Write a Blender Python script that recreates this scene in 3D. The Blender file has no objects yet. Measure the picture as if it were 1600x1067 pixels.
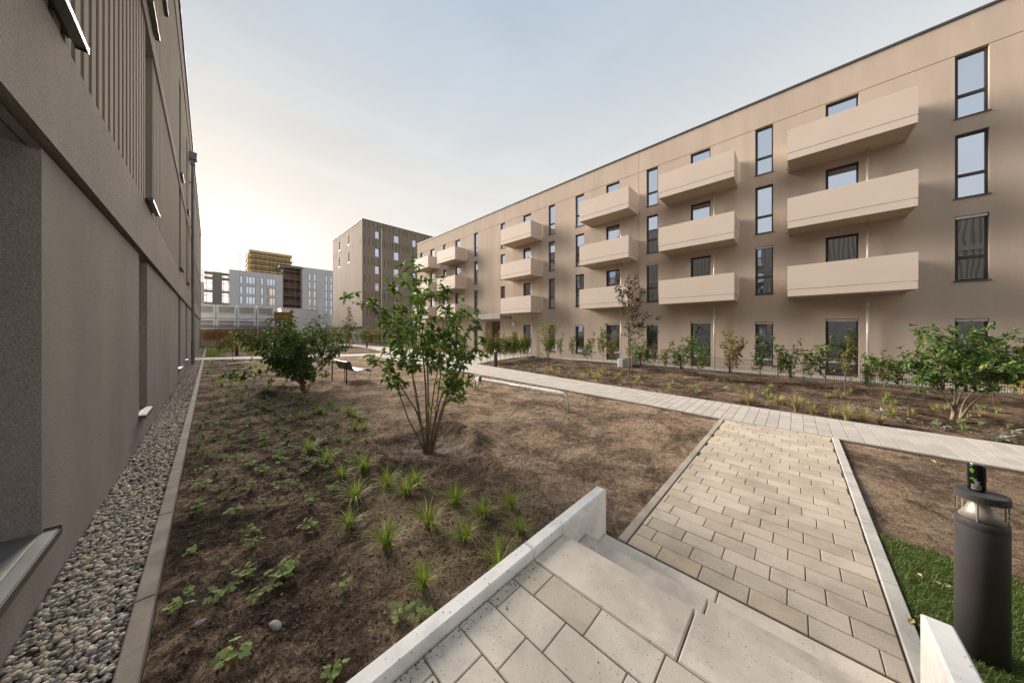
import bpy, math, random
import numpy as np
from mathutils import Vector
R = math.radians
random.seed(7)
rng = np.random.default_rng(7)
sc = bpy.context.scene
COL = sc.collection

# ------------------------------------------------------------------ camera
TH = R(45.925)
cam_d = bpy.data.cameras.new('camera')
cam = bpy.data.objects.new('camera', cam_d)
COL.objects.link(cam)
cam.location = (0, 0, 1.97)
cam.rotation_euler = (R(90), 0, -TH)
cam_d.sensor_width = 36.0
cam_d.sensor_fit = 'HORIZONTAL'
cam_d.lens = 457.0 / 1600.0 * 36.0
cam_d.shift_y = -16.2 / 1600.0
cam_d.clip_start = 0.05
cam_d.clip_end = 5000
sc.camera = cam

# ------------------------------------------------------------------ sky, sun, exposure
SUN_AZ = -9.0      # degrees from +Y (positive = towards +X)
SUN_EL = 22.0
SUN_STRENGTH = 5.0
SUN_ANGLE = 40.0
SKY_STRENGTH = 0.06
EXPOSURE = 1.5
w = bpy.data.worlds.new('World')
sc.world = w
w.use_nodes = True
wn, wl = w.node_tree.nodes, w.node_tree.links
wn.clear()
wo = wn.new('ShaderNodeOutputWorld')
wb = wn.new('ShaderNodeBackground')
sky = wn.new('ShaderNodeTexSky')
sky.sky_type = 'NISHITA'
sky.sun_disc = False
sky.sun_elevation = R(SUN_EL)
sky.sun_rotation = R(SUN_AZ)
sky.air_density = 1.0
sky.dust_density = 2.0
sky.ozone_density = 1.0
# thin high haze veil: creamy towards the horizon, blue-grey overhead
tcw = wn.new('ShaderNodeTexCoord')
sxw = wn.new('ShaderNodeSeparateXYZ')
wl.new(tcw.outputs['Generated'], sxw.inputs[0])
rw_ = wn.new('ShaderNodeValToRGB')
els = rw_.color_ramp.elements

els[0].position, els[0].color = 0.0, (0.93, 0.87, 0.82, 1)
els[1].position, els[1].color = 1.0, (0.46, 0.545, 0.65, 1)
for p_, c_ in ((0.12, (0.95, 0.895, 0.845)), (0.25, (0.93, 0.90, 0.865)), (0.42, (0.835, 0.83, 0.81)), (0.6, (0.635, 0.69, 0.74)), (0.74, (0.515, 0.605, 0.695))):
    e_ = els.new(p_)
    e_.color = (*c_, 1)
wl.new(sxw.outputs['Z'], rw_.inputs[0])
vsc = wn.new('ShaderNodeVectorMath')
vsc.operation = 'SCALE'
vsc.inputs['Scale'].default_value = 1.0 / (SKY_STRENGTH * 2 ** EXPOSURE)
# evening glow low over the roofs, on the sun's side of the sky
gd = wn.new('ShaderNodeVectorMath')
gd.operation = 'DOT_PRODUCT'
nrm = wn.new('ShaderNodeVectorMath')
nrm.operation = 'NORMALIZE'
wl.new(tcw.outputs['Generated'], nrm.inputs[0])
wl.new(nrm.outputs[0], gd.inputs[0])
gd.inputs[1].default_value = (math.sin(R(4)) * math.cos(R(9)), math.cos(R(4)) * math.cos(R(9)), math.sin(R(9)))
def wpow(e_, k_):
    a_ = wn.new('ShaderNodeMath')
    a_.operation = 'MAXIMUM'
    wl.new(gd.outputs['Value'], a_.inputs[0])
    a_.inputs[1].default_value = 0.0
    p_ = wn.new('ShaderNodeMath')
    p_.operation = 'POWER'
    wl.new(a_.outputs[0], p_.inputs[0])
    p_.inputs[1].default_value = e_
    m_ = wn.new('ShaderNodeVectorMath')
    m_.operation = 'SCALE'
    m_.inputs[0].default_value = k_
    wl.new(p_.outputs[0], m_.inputs['Scale'])
    return m_.outputs[0]
def wadd(a_, b_):
    q_ = wn.new('ShaderNodeVectorMath')
    q_.operation = 'ADD'
    wl.new(a_, q_.inputs[0])
    wl.new(b_, q_.inputs[1])
    return q_.outputs[0]
glow = wadd(wpow(12.0, (0.05, -0.02, -0.08)), wpow(70.0, (0.34, 0.33, 0.36)))
# faint uneven haze
hz_ = wn.new('ShaderNodeTexNoise')
hz_.inputs['Scale'].default_value = 2.2
hz_.inputs['Detail'].default_value = 5
hz_.inputs['Distortion'].default_value = 0.8
hm_ = wn.new('ShaderNodeMapping')
hm_.inputs['Scale'].default_value = (1.0, 1.0, 3.2)
wl.new(nrm.outputs[0], hm_.inputs[0])
wl.new(hm_.outputs[0], hz_.inputs['Vector'])
hr_ = wn.new('ShaderNodeMapRange')
hr_.inputs[1].default_value, hr_.inputs[2].default_value = 0.3, 0.7
hr_.inputs[3].default_value, hr_.inputs[4].default_value = 0.955, 1.045
wl.new(hz_.outputs['Fac'], hr_.inputs[0])
hs_ = wn.new('ShaderNodeVectorMath')
hs_.operation = 'SCALE'
wl.new(wadd(rw_.outputs[0], glow), hs_.inputs[0])
wl.new(hr_.outputs[0], hs_.inputs['Scale'])
wl.new(hs_.outputs[0], vsc.inputs[0])
veil = wn.new('ShaderNodeMix')
veil.data_type = 'RGBA'
veil.inputs[0].default_value = 0.985
wl.new(vsc.outputs[0], veil.inputs[7])
wl.new(sky.outputs[0], veil.inputs[6])
wl.new(veil.outputs[2], wb.inputs[0])
wb.inputs[1].default_value = SKY_STRENGTH
wl.new(wb.outputs[0], wo.inputs[0])

sun_d = bpy.data.lights.new('sun', 'SUN')
sun_d.energy = SUN_STRENGTH
sun_d.angle = R(SUN_ANGLE)
sun_d.color = (1.0, 0.88, 0.76)
sun = bpy.data.objects.new('sun', sun_d)
COL.objects.link(sun)
sun.location = (-20, 60, 40)
_d = Vector((math.sin(R(SUN_AZ)) * math.cos(R(SUN_EL)), math.cos(R(SUN_AZ)) * math.cos(R(SUN_EL)), math.sin(R(SUN_EL))))
sun.rotation_euler = _d.to_track_quat('Z', 'Y').to_euler()

vs = sc.view_settings
vs.view_transform = 'Standard'
vs.look = 'None'
vs.gamma = 1
vs.exposure = EXPOSURE
sc.cycles.use_denoising = True
sc.cycles.denoiser = 'OPENIMAGEDENOISE'
sc.cycles.denoising_input_passes = 'RGB_ALBEDO_NORMAL'
sc.cycles.denoising_prefilter = 'NONE'
sc.cycles.use_adaptive_sampling = False
sc.cycles.max_bounces = 8
sc.cycles.transparent_max_bounces = 8

# ------------------------------------------------------------------ materials
def mat(name, c1, c2=None, scale=4.0, rough=0.8, metal=0.0, bump=0.0, bscale=60.0, bdist=0.01,
        island=False, c3=None, detail=6.0, spec=0.3, stretch=None, fine=0.0, fscale=200.0, lo=0.35, hi=0.65, speck=0.0, spscale=40.0):
    m = bpy.data.materials.new(name)
    m.use_nodes = True
    nt = m.node_tree
    N, L = nt.nodes, nt.links
    b = N['Principled BSDF']
    b.inputs['Roughness'].default_value = rough
    b.inputs['Metallic'].default_value = metal
    b.inputs['Specular IOR Level'].default_value = spec
    tc = N.new('ShaderNodeTexCoord')
    vec = tc.outputs['Object']
    if stretch:
        mp = N.new('ShaderNodeMapping')
        mp.inputs['Scale'].default_value = stretch
        L.new(vec, mp.inputs[0])
        svec = mp.outputs[0]
    else:
        svec = vec
    if c2 is None:
        b.inputs['Base Color'].default_value = (*c1, 1)
        out = None
    else:
        ramp = N.new('ShaderNodeValToRGB')
        e = ramp.color_ramp.elements
        e[0].color = (*c1, 1)
        e[1].color = (*c2, 1)
        if island:
            g = N.new('ShaderNodeNewGeometry')
            e[0].position, e[1].position = 0.0, 1.0
            L.new(g.outputs['Random Per Island'], ramp.inputs[0])
            if c3:
                e[1].position = 0.86
                k = e.new(1.0)
                k.color = (*c3, 1)
        else:
            n = N.new('ShaderNodeTexNoise')
            n.inputs['Scale'].default_value = scale
            n.inputs['Detail'].default_value = detail
            n.inputs['Roughness'].default_value = 0.6
            L.new(svec, n.inputs['Vector'])
            e[0].position, e[1].position = lo, hi
            if c3:
                k = e.new(0.5 * (lo + hi))
                k.color = (*c3, 1)
            L.new(n.outputs['Fac'], ramp.inputs[0])
        out = ramp.outputs[0]
        if fine > 0:
            n2 = N.new('ShaderNodeTexNoise')
            n2.inputs['Scale'].default_value = fscale
            n2.inputs['Detail'].default_value = 3
            L.new(vec, n2.inputs['Vector'])
            mr = N.new('ShaderNodeMapRange')
            mr.inputs[1].default_value = 0.3
            mr.inputs[2].default_value = 0.7
            mr.inputs[3].default_value = 1 - fine
            mr.inputs[4].default_value = 1 + fine
            L.new(n2.outputs['Fac'], mr.inputs[0])
            mx = N.new('ShaderNodeVectorMath')
            mx.operation = 'SCALE'
            L.new(out, mx.inputs[0])
            L.new(mr.outputs[0], mx.inputs['Scale'])
            out = mx.outputs[0]
        if speck > 0:
            vo = N.new('ShaderNodeTexVoronoi')
            vo.inputs['Scale'].default_value = spscale
            L.new(vec, vo.inputs['Vector'])
            sxs = N.new('ShaderNodeSeparateColor')
            L.new(vo.outputs['Color'], sxs.inputs[0])
            th = N.new('ShaderNodeMath')
            th.operation = 'MULTIPLY'
            L.new(sxs.outputs[0], th.inputs[0])
            L.new(sxs.outputs[1], th.inputs[1])
            lt = N.new('ShaderNodeMapRange')
            lt.inputs[1].default_value, lt.inputs[2].default_value = 0.0, 0.05
            lt.inputs[3].default_value, lt.inputs[4].default_value = 1 - speck, 1.0
            df = N.new('ShaderNodeMath')
            df.operation = 'SUBTRACT'
            L.new(vo.outputs['Distance'], df.inputs[0])
            sc2 = N.new('ShaderNodeMath')
            sc2.operation = 'MULTIPLY'
            sc2.inputs[1].default_value = 0.26
            L.new(th.outputs[0], sc2.inputs[0])
            L.new(sc2.outputs[0], df.inputs[1])
            L.new(df.outputs[0], lt.inputs[0])
            # broad faint water marks and dirt
            nd = N.new('ShaderNodeTexNoise')
            nd.inputs['Scale'].default_value = 2.3
            nd.inputs['Detail'].default_value = 9
            nd.inputs['Roughness'].default_value = 0.68
            nd.inputs['Distortion'].default_value = 0.6
            L.new(vec, nd.inputs['Vector'])
            md = N.new('ShaderNodeMapRange')
            md.inputs[1].default_value, md.inputs[2].default_value = 0.36, 0.56
            md.inputs[3].default_value, md.inputs[4].default_value = 0.80, 1.03
            L.new(nd.outputs['Fac'], md.inputs[0])
            mu = N.new('ShaderNodeMath')
            mu.operation = 'MULTIPLY'
            L.new(lt.outputs[0], mu.inputs[0])
            L.new(md.outputs[0], mu.inputs[1])
            ms = N.new('ShaderNodeVectorMath')
            ms.operation = 'SCALE'
            L.new(out, ms.inputs[0])
            L.new(mu.outputs[0], ms.inputs['Scale'])
            out = ms.outputs[0]
        L.new(out, b.inputs['Base Color'])
    if bump > 0:
        nb = N.new('ShaderNodeTexNoise')
        nb.inputs['Scale'].default_value = bscale
        nb.inputs['Detail'].default_value = 5
        nb.inputs['Roughness'].default_value = 0.65
        L.new(vec, nb.inputs['Vector'])
        bp = N.new('ShaderNodeBump')
        bp.inputs['Strength'].default_value = bump
        bp.inputs['Distance'].default_value = bdist
        L.new(nb.outputs['Fac'], bp.inputs['Height'])
        L.new(bp.outputs[0], b.inputs['Normal'])
    return m

def leaf_mat(name, c1, c2, c3=None, trans=0.25):
    m = mat(name, c1, c2, island=True, c3=c3, rough=0.5, spec=0.35)
    N, L = m.node_tree.nodes, m.node_tree.links
    b = N['Principled BSDF']
    out = [n for n in N if n.type == 'OUTPUT_MATERIAL'][0]
    src = b.inputs['Base Color'].links[0].from_socket
    t = N.new('ShaderNodeBsdfTranslucent')
    L.new(src, t.inputs[0])
    mx = N.new('ShaderNodeMixShader')
    mx.inputs[0].default_value = trans
    L.new(b.outputs[0], mx.inputs[1])
    L.new(t.outputs[0], mx.inputs[2])
    L.new(mx.outputs[0], out.inputs[0])
    return m

def glass_mat(name, fac, dark, tint=(0.74, 0.84, 1.0)):
    m = bpy.data.materials.new(name)
    m.use_nodes = True
    N, L = m.node_tree.nodes, m.node_tree.links
    b = N['Principled BSDF']
    out = [n for n in N if n.type == 'OUTPUT_MATERIAL'][0]
    tc = N.new('ShaderNodeTexCoord')
    n = N.new('ShaderNodeTexNoise')
    n.inputs['Scale'].default_value = 1.3
    L.new(tc.outputs['Object'], n.inputs['Vector'])
    r = N.new('ShaderNodeValToRGB')
    r.color_ramp.elements[0].color = (*[d * 0.5 for d in dark], 1)
    r.color_ramp.elements[1].color = (*[d * 1.6 for d in dark], 1)
    L.new(n.outputs['Fac'], r.inputs[0])
    L.new(r.outputs[0], b.inputs['Base Color'])
    b.inputs['Roughness'].default_value = 0.3
    g = N.new('ShaderNodeBsdfGlossy')
    g.inputs['Color'].default_value = (*tint, 1)
    g.inputs['Roughness'].default_value = 0.012
    # slight waviness of float glass
    nb = N.new('ShaderNodeTexNoise')
    nb.inputs['Scale'].default_value = 0.9
    nb.inputs['Detail'].default_value = 1
    L.new(tc.outputs['Object'], nb.inputs['Vector'])
    bp = N.new('ShaderNodeBump')
    bp.inputs['Strength'].default_value = 0.25
    bp.inputs['Distance'].default_value = 0.02
    L.new(nb.outputs['Fac'], bp.inputs['Height'])
    L.new(bp.outputs[0], g.inputs['Normal'])
    mx = N.new('ShaderNodeMixShader')
    mx.inputs[0].default_value = fac
    L.new(b.outputs[0], mx.inputs[1])
    L.new(g.outputs[0], mx.inputs[2])
    L.new(mx.outputs[0], out.inputs[0])
    return m

MT = {}
MT['plaster'] = mat('beige_render', (0.45, 0.372, 0.307), (0.52, 0.432, 0.358), scale=0.7, rough=0.92, bump=0.5, bscale=120, bdist=0.008, fine=0.07, fscale=70, stretch=(1.6, 1.6, 0.22), spec=0.15, detail=9)
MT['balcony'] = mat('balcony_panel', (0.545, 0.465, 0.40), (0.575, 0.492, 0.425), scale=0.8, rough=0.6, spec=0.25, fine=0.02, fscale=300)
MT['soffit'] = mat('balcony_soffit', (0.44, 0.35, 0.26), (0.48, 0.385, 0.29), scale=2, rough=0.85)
MT['plaster_dark'] = mat('grey_brown_render', (0.255, 0.228, 0.208), (0.31, 0.278, 0.252), scale=1.1, rough=0.95, bump=0.7, bscale=95, bdist=0.014, fine=0.26, fscale=95, stretch=(1, 1, 0.4), spec=0.08)
MT['ribs'] = mat('ribbed_metal', (0.27, 0.235, 0.19), (0.31, 0.27, 0.215), scale=0.8, rough=0.9, spec=0.08, stretch=(1, 1, 0.2))
MT['frame'] = mat('anthracite_frame', (0.035, 0.033, 0.032), (0.045, 0.042, 0.04), scale=5, rough=0.45)
MT['black'] = mat('dark_void', (0.012, 0.011, 0.010), (0.016, 0.014, 0.013), scale=3, rough=0.9)
MT['groove'] = mat('shadow_joint', (0.06, 0.045, 0.035), (0.07, 0.05, 0.04), scale=3, rough=0.9)
MT['coping'] = mat('dark_coping', (0.07, 0.072, 0.075), (0.09, 0.09, 0.092), scale=2, rough=0.45, metal=0.3)
MT['alu'] = mat('aluminium_sill', (0.42, 0.41, 0.39), (0.5, 0.49, 0.47), scale=3, rough=0.4, metal=0.7)
MT['sillgrey'] = mat('grey_sill', (0.17, 0.175, 0.175), (0.24, 0.245, 0.245), scale=3, rough=0.4, metal=0.6)
MT['silldark'] = mat('dark_sill', (0.10, 0.095, 0.09), (0.13, 0.12, 0.115), scale=3, rough=0.4, metal=0.5)
MT['zinc'] = mat('zinc_pipe', (0.16, 0.165, 0.17), (0.22, 0.225, 0.23), scale=3, rough=0.45, metal=0.6)
MT['pipewhite'] = mat('pale_pipe', (0.62, 0.60, 0.56), (0.7, 0.68, 0.64), scale=3, rough=0.35, metal=0.35)
MT['glass'] = glass_mat('window_glass', 0.7, (0.02, 0.018, 0.017))
MT['glass_far'] = glass_mat('far_window_glass', 0.72, (0.05, 0.05, 0.05))
MT['white'] = mat('white_paint', (0.72, 0.71, 0.68), (0.8, 0.79, 0.76), scale=3, rough=0.5)
MT['shutter'] = mat('shutter_box', (0.45, 0.45, 0.44), (0.55, 0.55, 0.54), scale=4, rough=0.4, metal=0.3)
MT['concrete'] = mat('light_concrete', (0.80, 0.79, 0.765), (0.87, 0.86, 0.835), scale=5, rough=0.8, bump=0.15, bscale=90, bdist=0.004, fine=0.06, fscale=160, speck=0.55, spscale=38)
MT['step'] = mat('step_concrete', (0.65, 0.57, 0.485), (0.76, 0.68, 0.59), scale=3.2, rough=0.85, bump=0.18, bscale=160, bdist=0.004, fine=0.09, fscale=260, speck=0.55, spscale=55)
MT['kerb'] = mat('kerb_concrete', (0.44, 0.425, 0.39), (0.54, 0.52, 0.48), scale=4, rough=0.85, bump=0.2, bscale=120, bdist=0.004, fine=0.1, fscale=220, speck=0.55, spscale=50)
MT['kerbtan'] = mat('tan_kerb', (0.33, 0.295, 0.245), (0.42, 0.38, 0.325), scale=4, rough=0.88, bump=0.2, bscale=120, bdist=0.004, fine=0.1, fscale=220, speck=0.5, spscale=50)
MT['kerbdark'] = mat('edging_concrete', (0.19, 0.165, 0.14), (0.27, 0.235, 0.20), scale=3, rough=0.9, bump=0.3, bscale=120, bdist=0.006, fine=0.15, fscale=200, speck=0.55, spscale=50)
MT['joint'] = mat('joint_sand', (0.075, 0.06, 0.045), (0.13, 0.105, 0.08), scale=12, rough=1.0)
MT['wood'] = mat('brown_boards', (0.17, 0.085, 0.03), (0.28, 0.15, 0.055), scale=2.0, rough=0.8, stretch=(9, 9, 0.5))
MT['bark'] = mat('grey_bark', (0.14, 0.105, 0.075), (0.26, 0.205, 0.15), scale=12, rough=0.9, stretch=(1, 1, 0.4), bump=0.4, bscale=60, bdist=0.004)
MT['bollard'] = mat('anthracite_paint', (0.062, 0.058, 0.059), (0.075, 0.07, 0.072), scale=3, rough=0.55, bump=0.06, bscale=500, bdist=0.002)
MT['steel'] = mat('brushed_steel', (0.46, 0.445, 0.42), (0.54, 0.52, 0.49), scale=4, rough=0.5, metal=0.5)
MT['chrome'] = mat('chrome', (0.6, 0.6, 0.6), (0.66, 0.66, 0.66), scale=4, rough=0.15, metal=1.0)
MT['canblack'] = mat('can_black', (0.008, 0.008, 0.008), (0.012, 0.012, 0.012), scale=4, rough=0.28, metal=0.2)
MT['cangreen'] = mat('can_green', (0.09, 0.24, 0.03), (0.12, 0.3, 0.04), scale=8, rough=0.35)
MT['cangrey'] = mat('can_print_grey', (0.3, 0.3, 0.3), (0.4, 0.4, 0.4), scale=30, rough=0.4)
MT['mesh'] = mat('grey_seat_mesh', (0.13, 0.135, 0.14), (0.17, 0.175, 0.18), scale=8, rough=0.5, metal=0.3)
MT['wrap'] = leaf_mat('white_plastic_wrap', (0.88, 0.87, 0.85), (0.94, 0.93, 0.91), trans=0.5)
MT['fencemetal'] = mat('dark_fence_metal', (0.022, 0.024, 0.025), (0.03, 0.032, 0.033), scale=4, rough=0.5)
MT['terracepave'] = mat('terrace_paving', (0.42, 0.40, 0.37), (0.5, 0.48, 0.44), scale=3, rough=0.85, fine=0.1, fscale=40)
MT['paleblock'] = mat('pale_grey_facade', (0.50, 0.50, 0.53), (0.56, 0.56, 0.59), scale=0.3, rough=0.85)
MT['greyslab'] = mat('grey_slab', (0.2, 0.195, 0.19), (0.25, 0.24, 0.235), scale=0.4, rough=0.9)
MT['shell'] = mat('raw_concrete_shell', (0.2, 0.16, 0.15), (0.28, 0.23, 0.21), scale=0.6, rough=0.9)
MT['rust'] = mat('rusty_scaffold', (0.17, 0.10, 0.085), (0.24, 0.15, 0.12), scale=3, rough=0.8)
MT['scaffold'] = mat('yellow_boards', (0.56, 0.42, 0.19), (0.68, 0.53, 0.27), scale=1.2, rough=0.7)
MT['scafwall'] = mat('brown_shell_wall', (0.26, 0.19, 0.10), (0.34, 0.25, 0.14), scale=0.6, rough=0.9)
MT['container'] = mat('white_container_paint', (0.58, 0.62, 0.66), (0.66, 0.70, 0.74), scale=1.5, rough=0.5)
MT['panelgrey'] = mat('grey_blind', (0.30, 0.30, 0.31), (0.36, 0.36, 0.37), scale=1.0, rough=0.6)
MT['towerside'] = mat('taupe_cladding', (0.25, 0.205, 0.165), (0.29, 0.24, 0.19), scale=0.3, rough=0.85, stretch=(1, 1, 0.3), fine=0.05, fscale=10)
MT['canopy'] = mat('grey_canopy', (0.26, 0.245, 0.235), (0.31, 0.29, 0.28), scale=1, rough=0.7)
MT['doorwood'] = mat('brown_recess', (0.13, 0.085, 0.055), (0.18, 0.12, 0.08), scale=1, rough=0.7)
MT['red'] = mat('red_plastic', (0.5, 0.03, 0.02), (0.55, 0.05, 0.03), scale=3, rough=0.4)
# soils
def soil_color(nt, vec, dark, mid, light, s1):
    """patchy earth: broad patches, hand-sized crusts and crumbs multiplied together"""
    N, L = nt.nodes, nt.links
    def noise(sc_, det, rough=0.62, dist=0.0):
        n = N.new('ShaderNodeTexNoise')
        n.inputs['Scale'].default_value = sc_
        n.inputs['Detail'].default_value = det
        n.inputs['Roughness'].default_value = rough
        n.inputs['Distortion'].default_value = dist
        L.new(vec, n.inputs['Vector'])
        return n.outputs['Fac']
    def math_(op, a, b):
        m = N.new('ShaderNodeMath')
        m.operation = op
        for i, q in enumerate((a, b)):
            if isinstance(q, (int, float)):
                m.inputs[i].default_value = q
            else:
                L.new(q, m.inputs[i])
        return m.outputs[0]
    broad, crust, crumb = noise(s1, 8, 0.6, 0.4), noise(s1 * 7, 10, 0.72, 0.8), noise(75, 6, 0.75)
    f = math_('ADD', math_('MULTIPLY', broad, 0.38), math_('ADD', math_('MULTIPLY', crust, 0.40), math_('MULTIPLY', crumb, 0.22)))
    r = N.new('ShaderNodeValToRGB')
    e = r.color_ramp.elements
    e[0].position, e[0].color = 0.445, (*dark, 1)
    e[1].position, e[1].color = 0.56, (*light, 1)
    k = e.new(0.50)
    k.color = (*mid, 1)
    L.new(f, r.inputs[0])
    mr = N.new('ShaderNodeMapRange')
    mr.inputs[1].default_value, mr.inputs[2].default_value = 0.32, 0.68
    mr.inputs[3].default_value, mr.inputs[4].default_value = 0.35, 1.65
    L.new(noise(34, 9, 0.8), mr.inputs[0])
    sv = N.new('ShaderNodeVectorMath')
    sv.operation = 'SCALE'
    L.new(r.outputs[0], sv.inputs[0])
    L.new(mr.outputs[0], sv.inputs['Scale'])
    h = math_('ADD', math_('MULTIPLY', crust, 0.8), math_('MULTIPLY', noise(45, 9, 0.78), 0.55))
    return sv.outputs[0], h
def soil_mat(name, dark, mid, light, s1=1.4):
    m = bpy.data.materials.new(name)
    m.use_nodes = True
    N, L = m.node_tree.nodes, m.node_tree.links
    b = N['Principled BSDF']
    b.inputs['Roughness'].default_value = 1.0
    b.inputs['Specular IOR Level'].default_value = 0.05
    tc = N.new('ShaderNodeTexCoord')
    col, h = soil_color(m.node_tree, tc.outputs['Object'], dark, mid, light, s1)
    L.new(col, b.inputs['Base Color'])
    bp = N.new('ShaderNodeBump')
    bp.inputs['Strength'].default_value = 1.0
    bp.inputs['Distance'].default_value = 0.08
    L.new(h, bp.inputs['Height'])
    L.new(bp.outputs[0], b.inputs['Normal'])
    return m
MT['soil'] = soil_mat('planting_soil', (0.045, 0.031, 0.023), (0.115, 0.082, 0.059), (0.25, 0.18, 0.125), 1.1)
MT['soiltan'] = soil_mat('sandy_soil', (0.13, 0.092, 0.066), (0.26, 0.188, 0.131), (0.40, 0.30, 0.212), 1.1)
MT['clod'] = mat('soil_clod', (0.03, 0.021, 0.016), (0.19, 0.14, 0.10), island=True, c3=(0.34, 0.28, 0.22), rough=1.0, spec=0.05)
MT['land'] = mat('open_ground', (0.07, 0.06, 0.045), (0.11, 0.095, 0.07), scale=0.3, rough=1.0)
MT['lawnsoil'] = mat('lawn_base', (0.03, 0.045, 0.012), (0.05, 0.07, 0.02), scale=6, rough=1.0)
MT['paver'] = mat('beige_paver', (0.435, 0.37, 0.292), (0.54, 0.473, 0.39), island=True, c3=(0.51, 0.41, 0.285), rough=0.88, bump=0.22, bscale=220, bdist=0.003, fine=0.10, fscale=120, speck=0.55, spscale=60)
MT['slab'] = mat('grey_landing_slab', (0.60, 0.545, 0.475), (0.69, 0.63, 0.555), island=True, c3=(0.50, 0.435, 0.33), rough=0.88, bump=0.22, bscale=220, bdist=0.003, fine=0.10, fscale=150, speck=0.55, spscale=60)
MT['paverpale'] = mat('pale_grey_paver', (0.38, 0.355, 0.325), (0.46, 0.43, 0.395), island=True, c3=(0.43, 0.375, 0.32), rough=0.88, bump=0.15, bscale=200, bdist=0.003, fine=0.09, fscale=90)
MT['pebble'] = mat('river_pebble', (0.16, 0.155, 0.15), (0.56, 0.485, 0.395), island=True, c3=(0.52, 0.36, 0.23), rough=0.7, fine=0.18, fscale=130)
MT['gravelstone'] = mat('grey_stone', (0.20, 0.20, 0.20), (0.30, 0.295, 0.285), scale=30, rough=0.8)
MT['gravelbase'] = mat('gravel_bed', (0.06, 0.055, 0.05), (0.12, 0.105, 0.09), scale=40, rough=1.0)
# foliage
MT['leaf'] = leaf_mat('tree_leaf', (0.075, 0.15, 0.028), (0.21, 0.325, 0.062), c3=(0.36, 0.46, 0.11), trans=0.45)
MT['leafdark'] = leaf_mat('dark_leaf', (0.038, 0.08, 0.02), (0.11, 0.185, 0.038), c3=(0.24, 0.33, 0.06), trans=0.38)
MT['leafmag'] = leaf_mat('magnolia_leaf', (0.065, 0.125, 0.032), (0.15, 0.245, 0.06), c3=(0.30, 0.37, 0.09), trans=0.35)
MT['leafyel'] = leaf_mat('yellow_green_leaf', (0.13, 0.20, 0.03), (0.27, 0.33, 0.06), c3=(0.38, 0.29, 0.08))
MT['leafhedge'] = leaf_mat('hedge_leaf', (0.075, 0.14, 0.032), (0.18, 0.26, 0.06), c3=(0.34, 0.29, 0.08))
MT['leafred'] = leaf_mat('autumn_leaf', (0.16, 0.19, 0.035), (0.32, 0.25, 0.06), c3=(0.36, 0.14, 0.06))
MT['leafpurple'] = leaf_mat('purple_leaf', (0.022, 0.012, 0.014), (0.055, 0.03, 0.028), c3=(0.09, 0.05, 0.035), trans=0.15)
MT['leafger'] = leaf_mat('cranesbill_leaf', (0.19, 0.26, 0.095), (0.35, 0.43, 0.175), c3=(0.47, 0.53, 0.25), trans=0.35)
MT['leafger'].node_tree.nodes['Principled BSDF'].inputs['Roughness'].default_value = 0.85
MT['leafger'].node_tree.nodes['Principled BSDF'].inputs['Specular IOR Level'].default_value = 0.1
MT['leafsilver'] = leaf_mat('silver_leaf', (0.28, 0.29, 0.23), (0.42, 0.43, 0.36), c3=(0.5, 0.5, 0.43), trans=0.1)
MT['blade'] = leaf_mat('sedge_blade', (0.16, 0.25, 0.035), (0.36, 0.45, 0.08), c3=(0.56, 0.50, 0.17), trans=0.45)
MT['straw'] = leaf_mat('straw_blade', (0.30, 0.25, 0.10), (0.46, 0.38, 0.18), c3=(0.24, 0.27, 0.08), trans=0.25)
MT['lawn'] = leaf_mat('lawn_blade', (0.075, 0.13, 0.022), (0.19, 0.265, 0.05), c3=(0.38, 0.36, 0.11), trans=0.3)
MT['deadleaf'] = mat('dry_leaf', (0.45, 0.33, 0.14), (0.6, 0.48, 0.24), scale=20, rough=0.7)
MT['conifer'] = leaf_mat('conifer_needle', (0.02, 0.035, 0.02), (0.045, 0.07, 0.03), trans=0.1)

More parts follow.
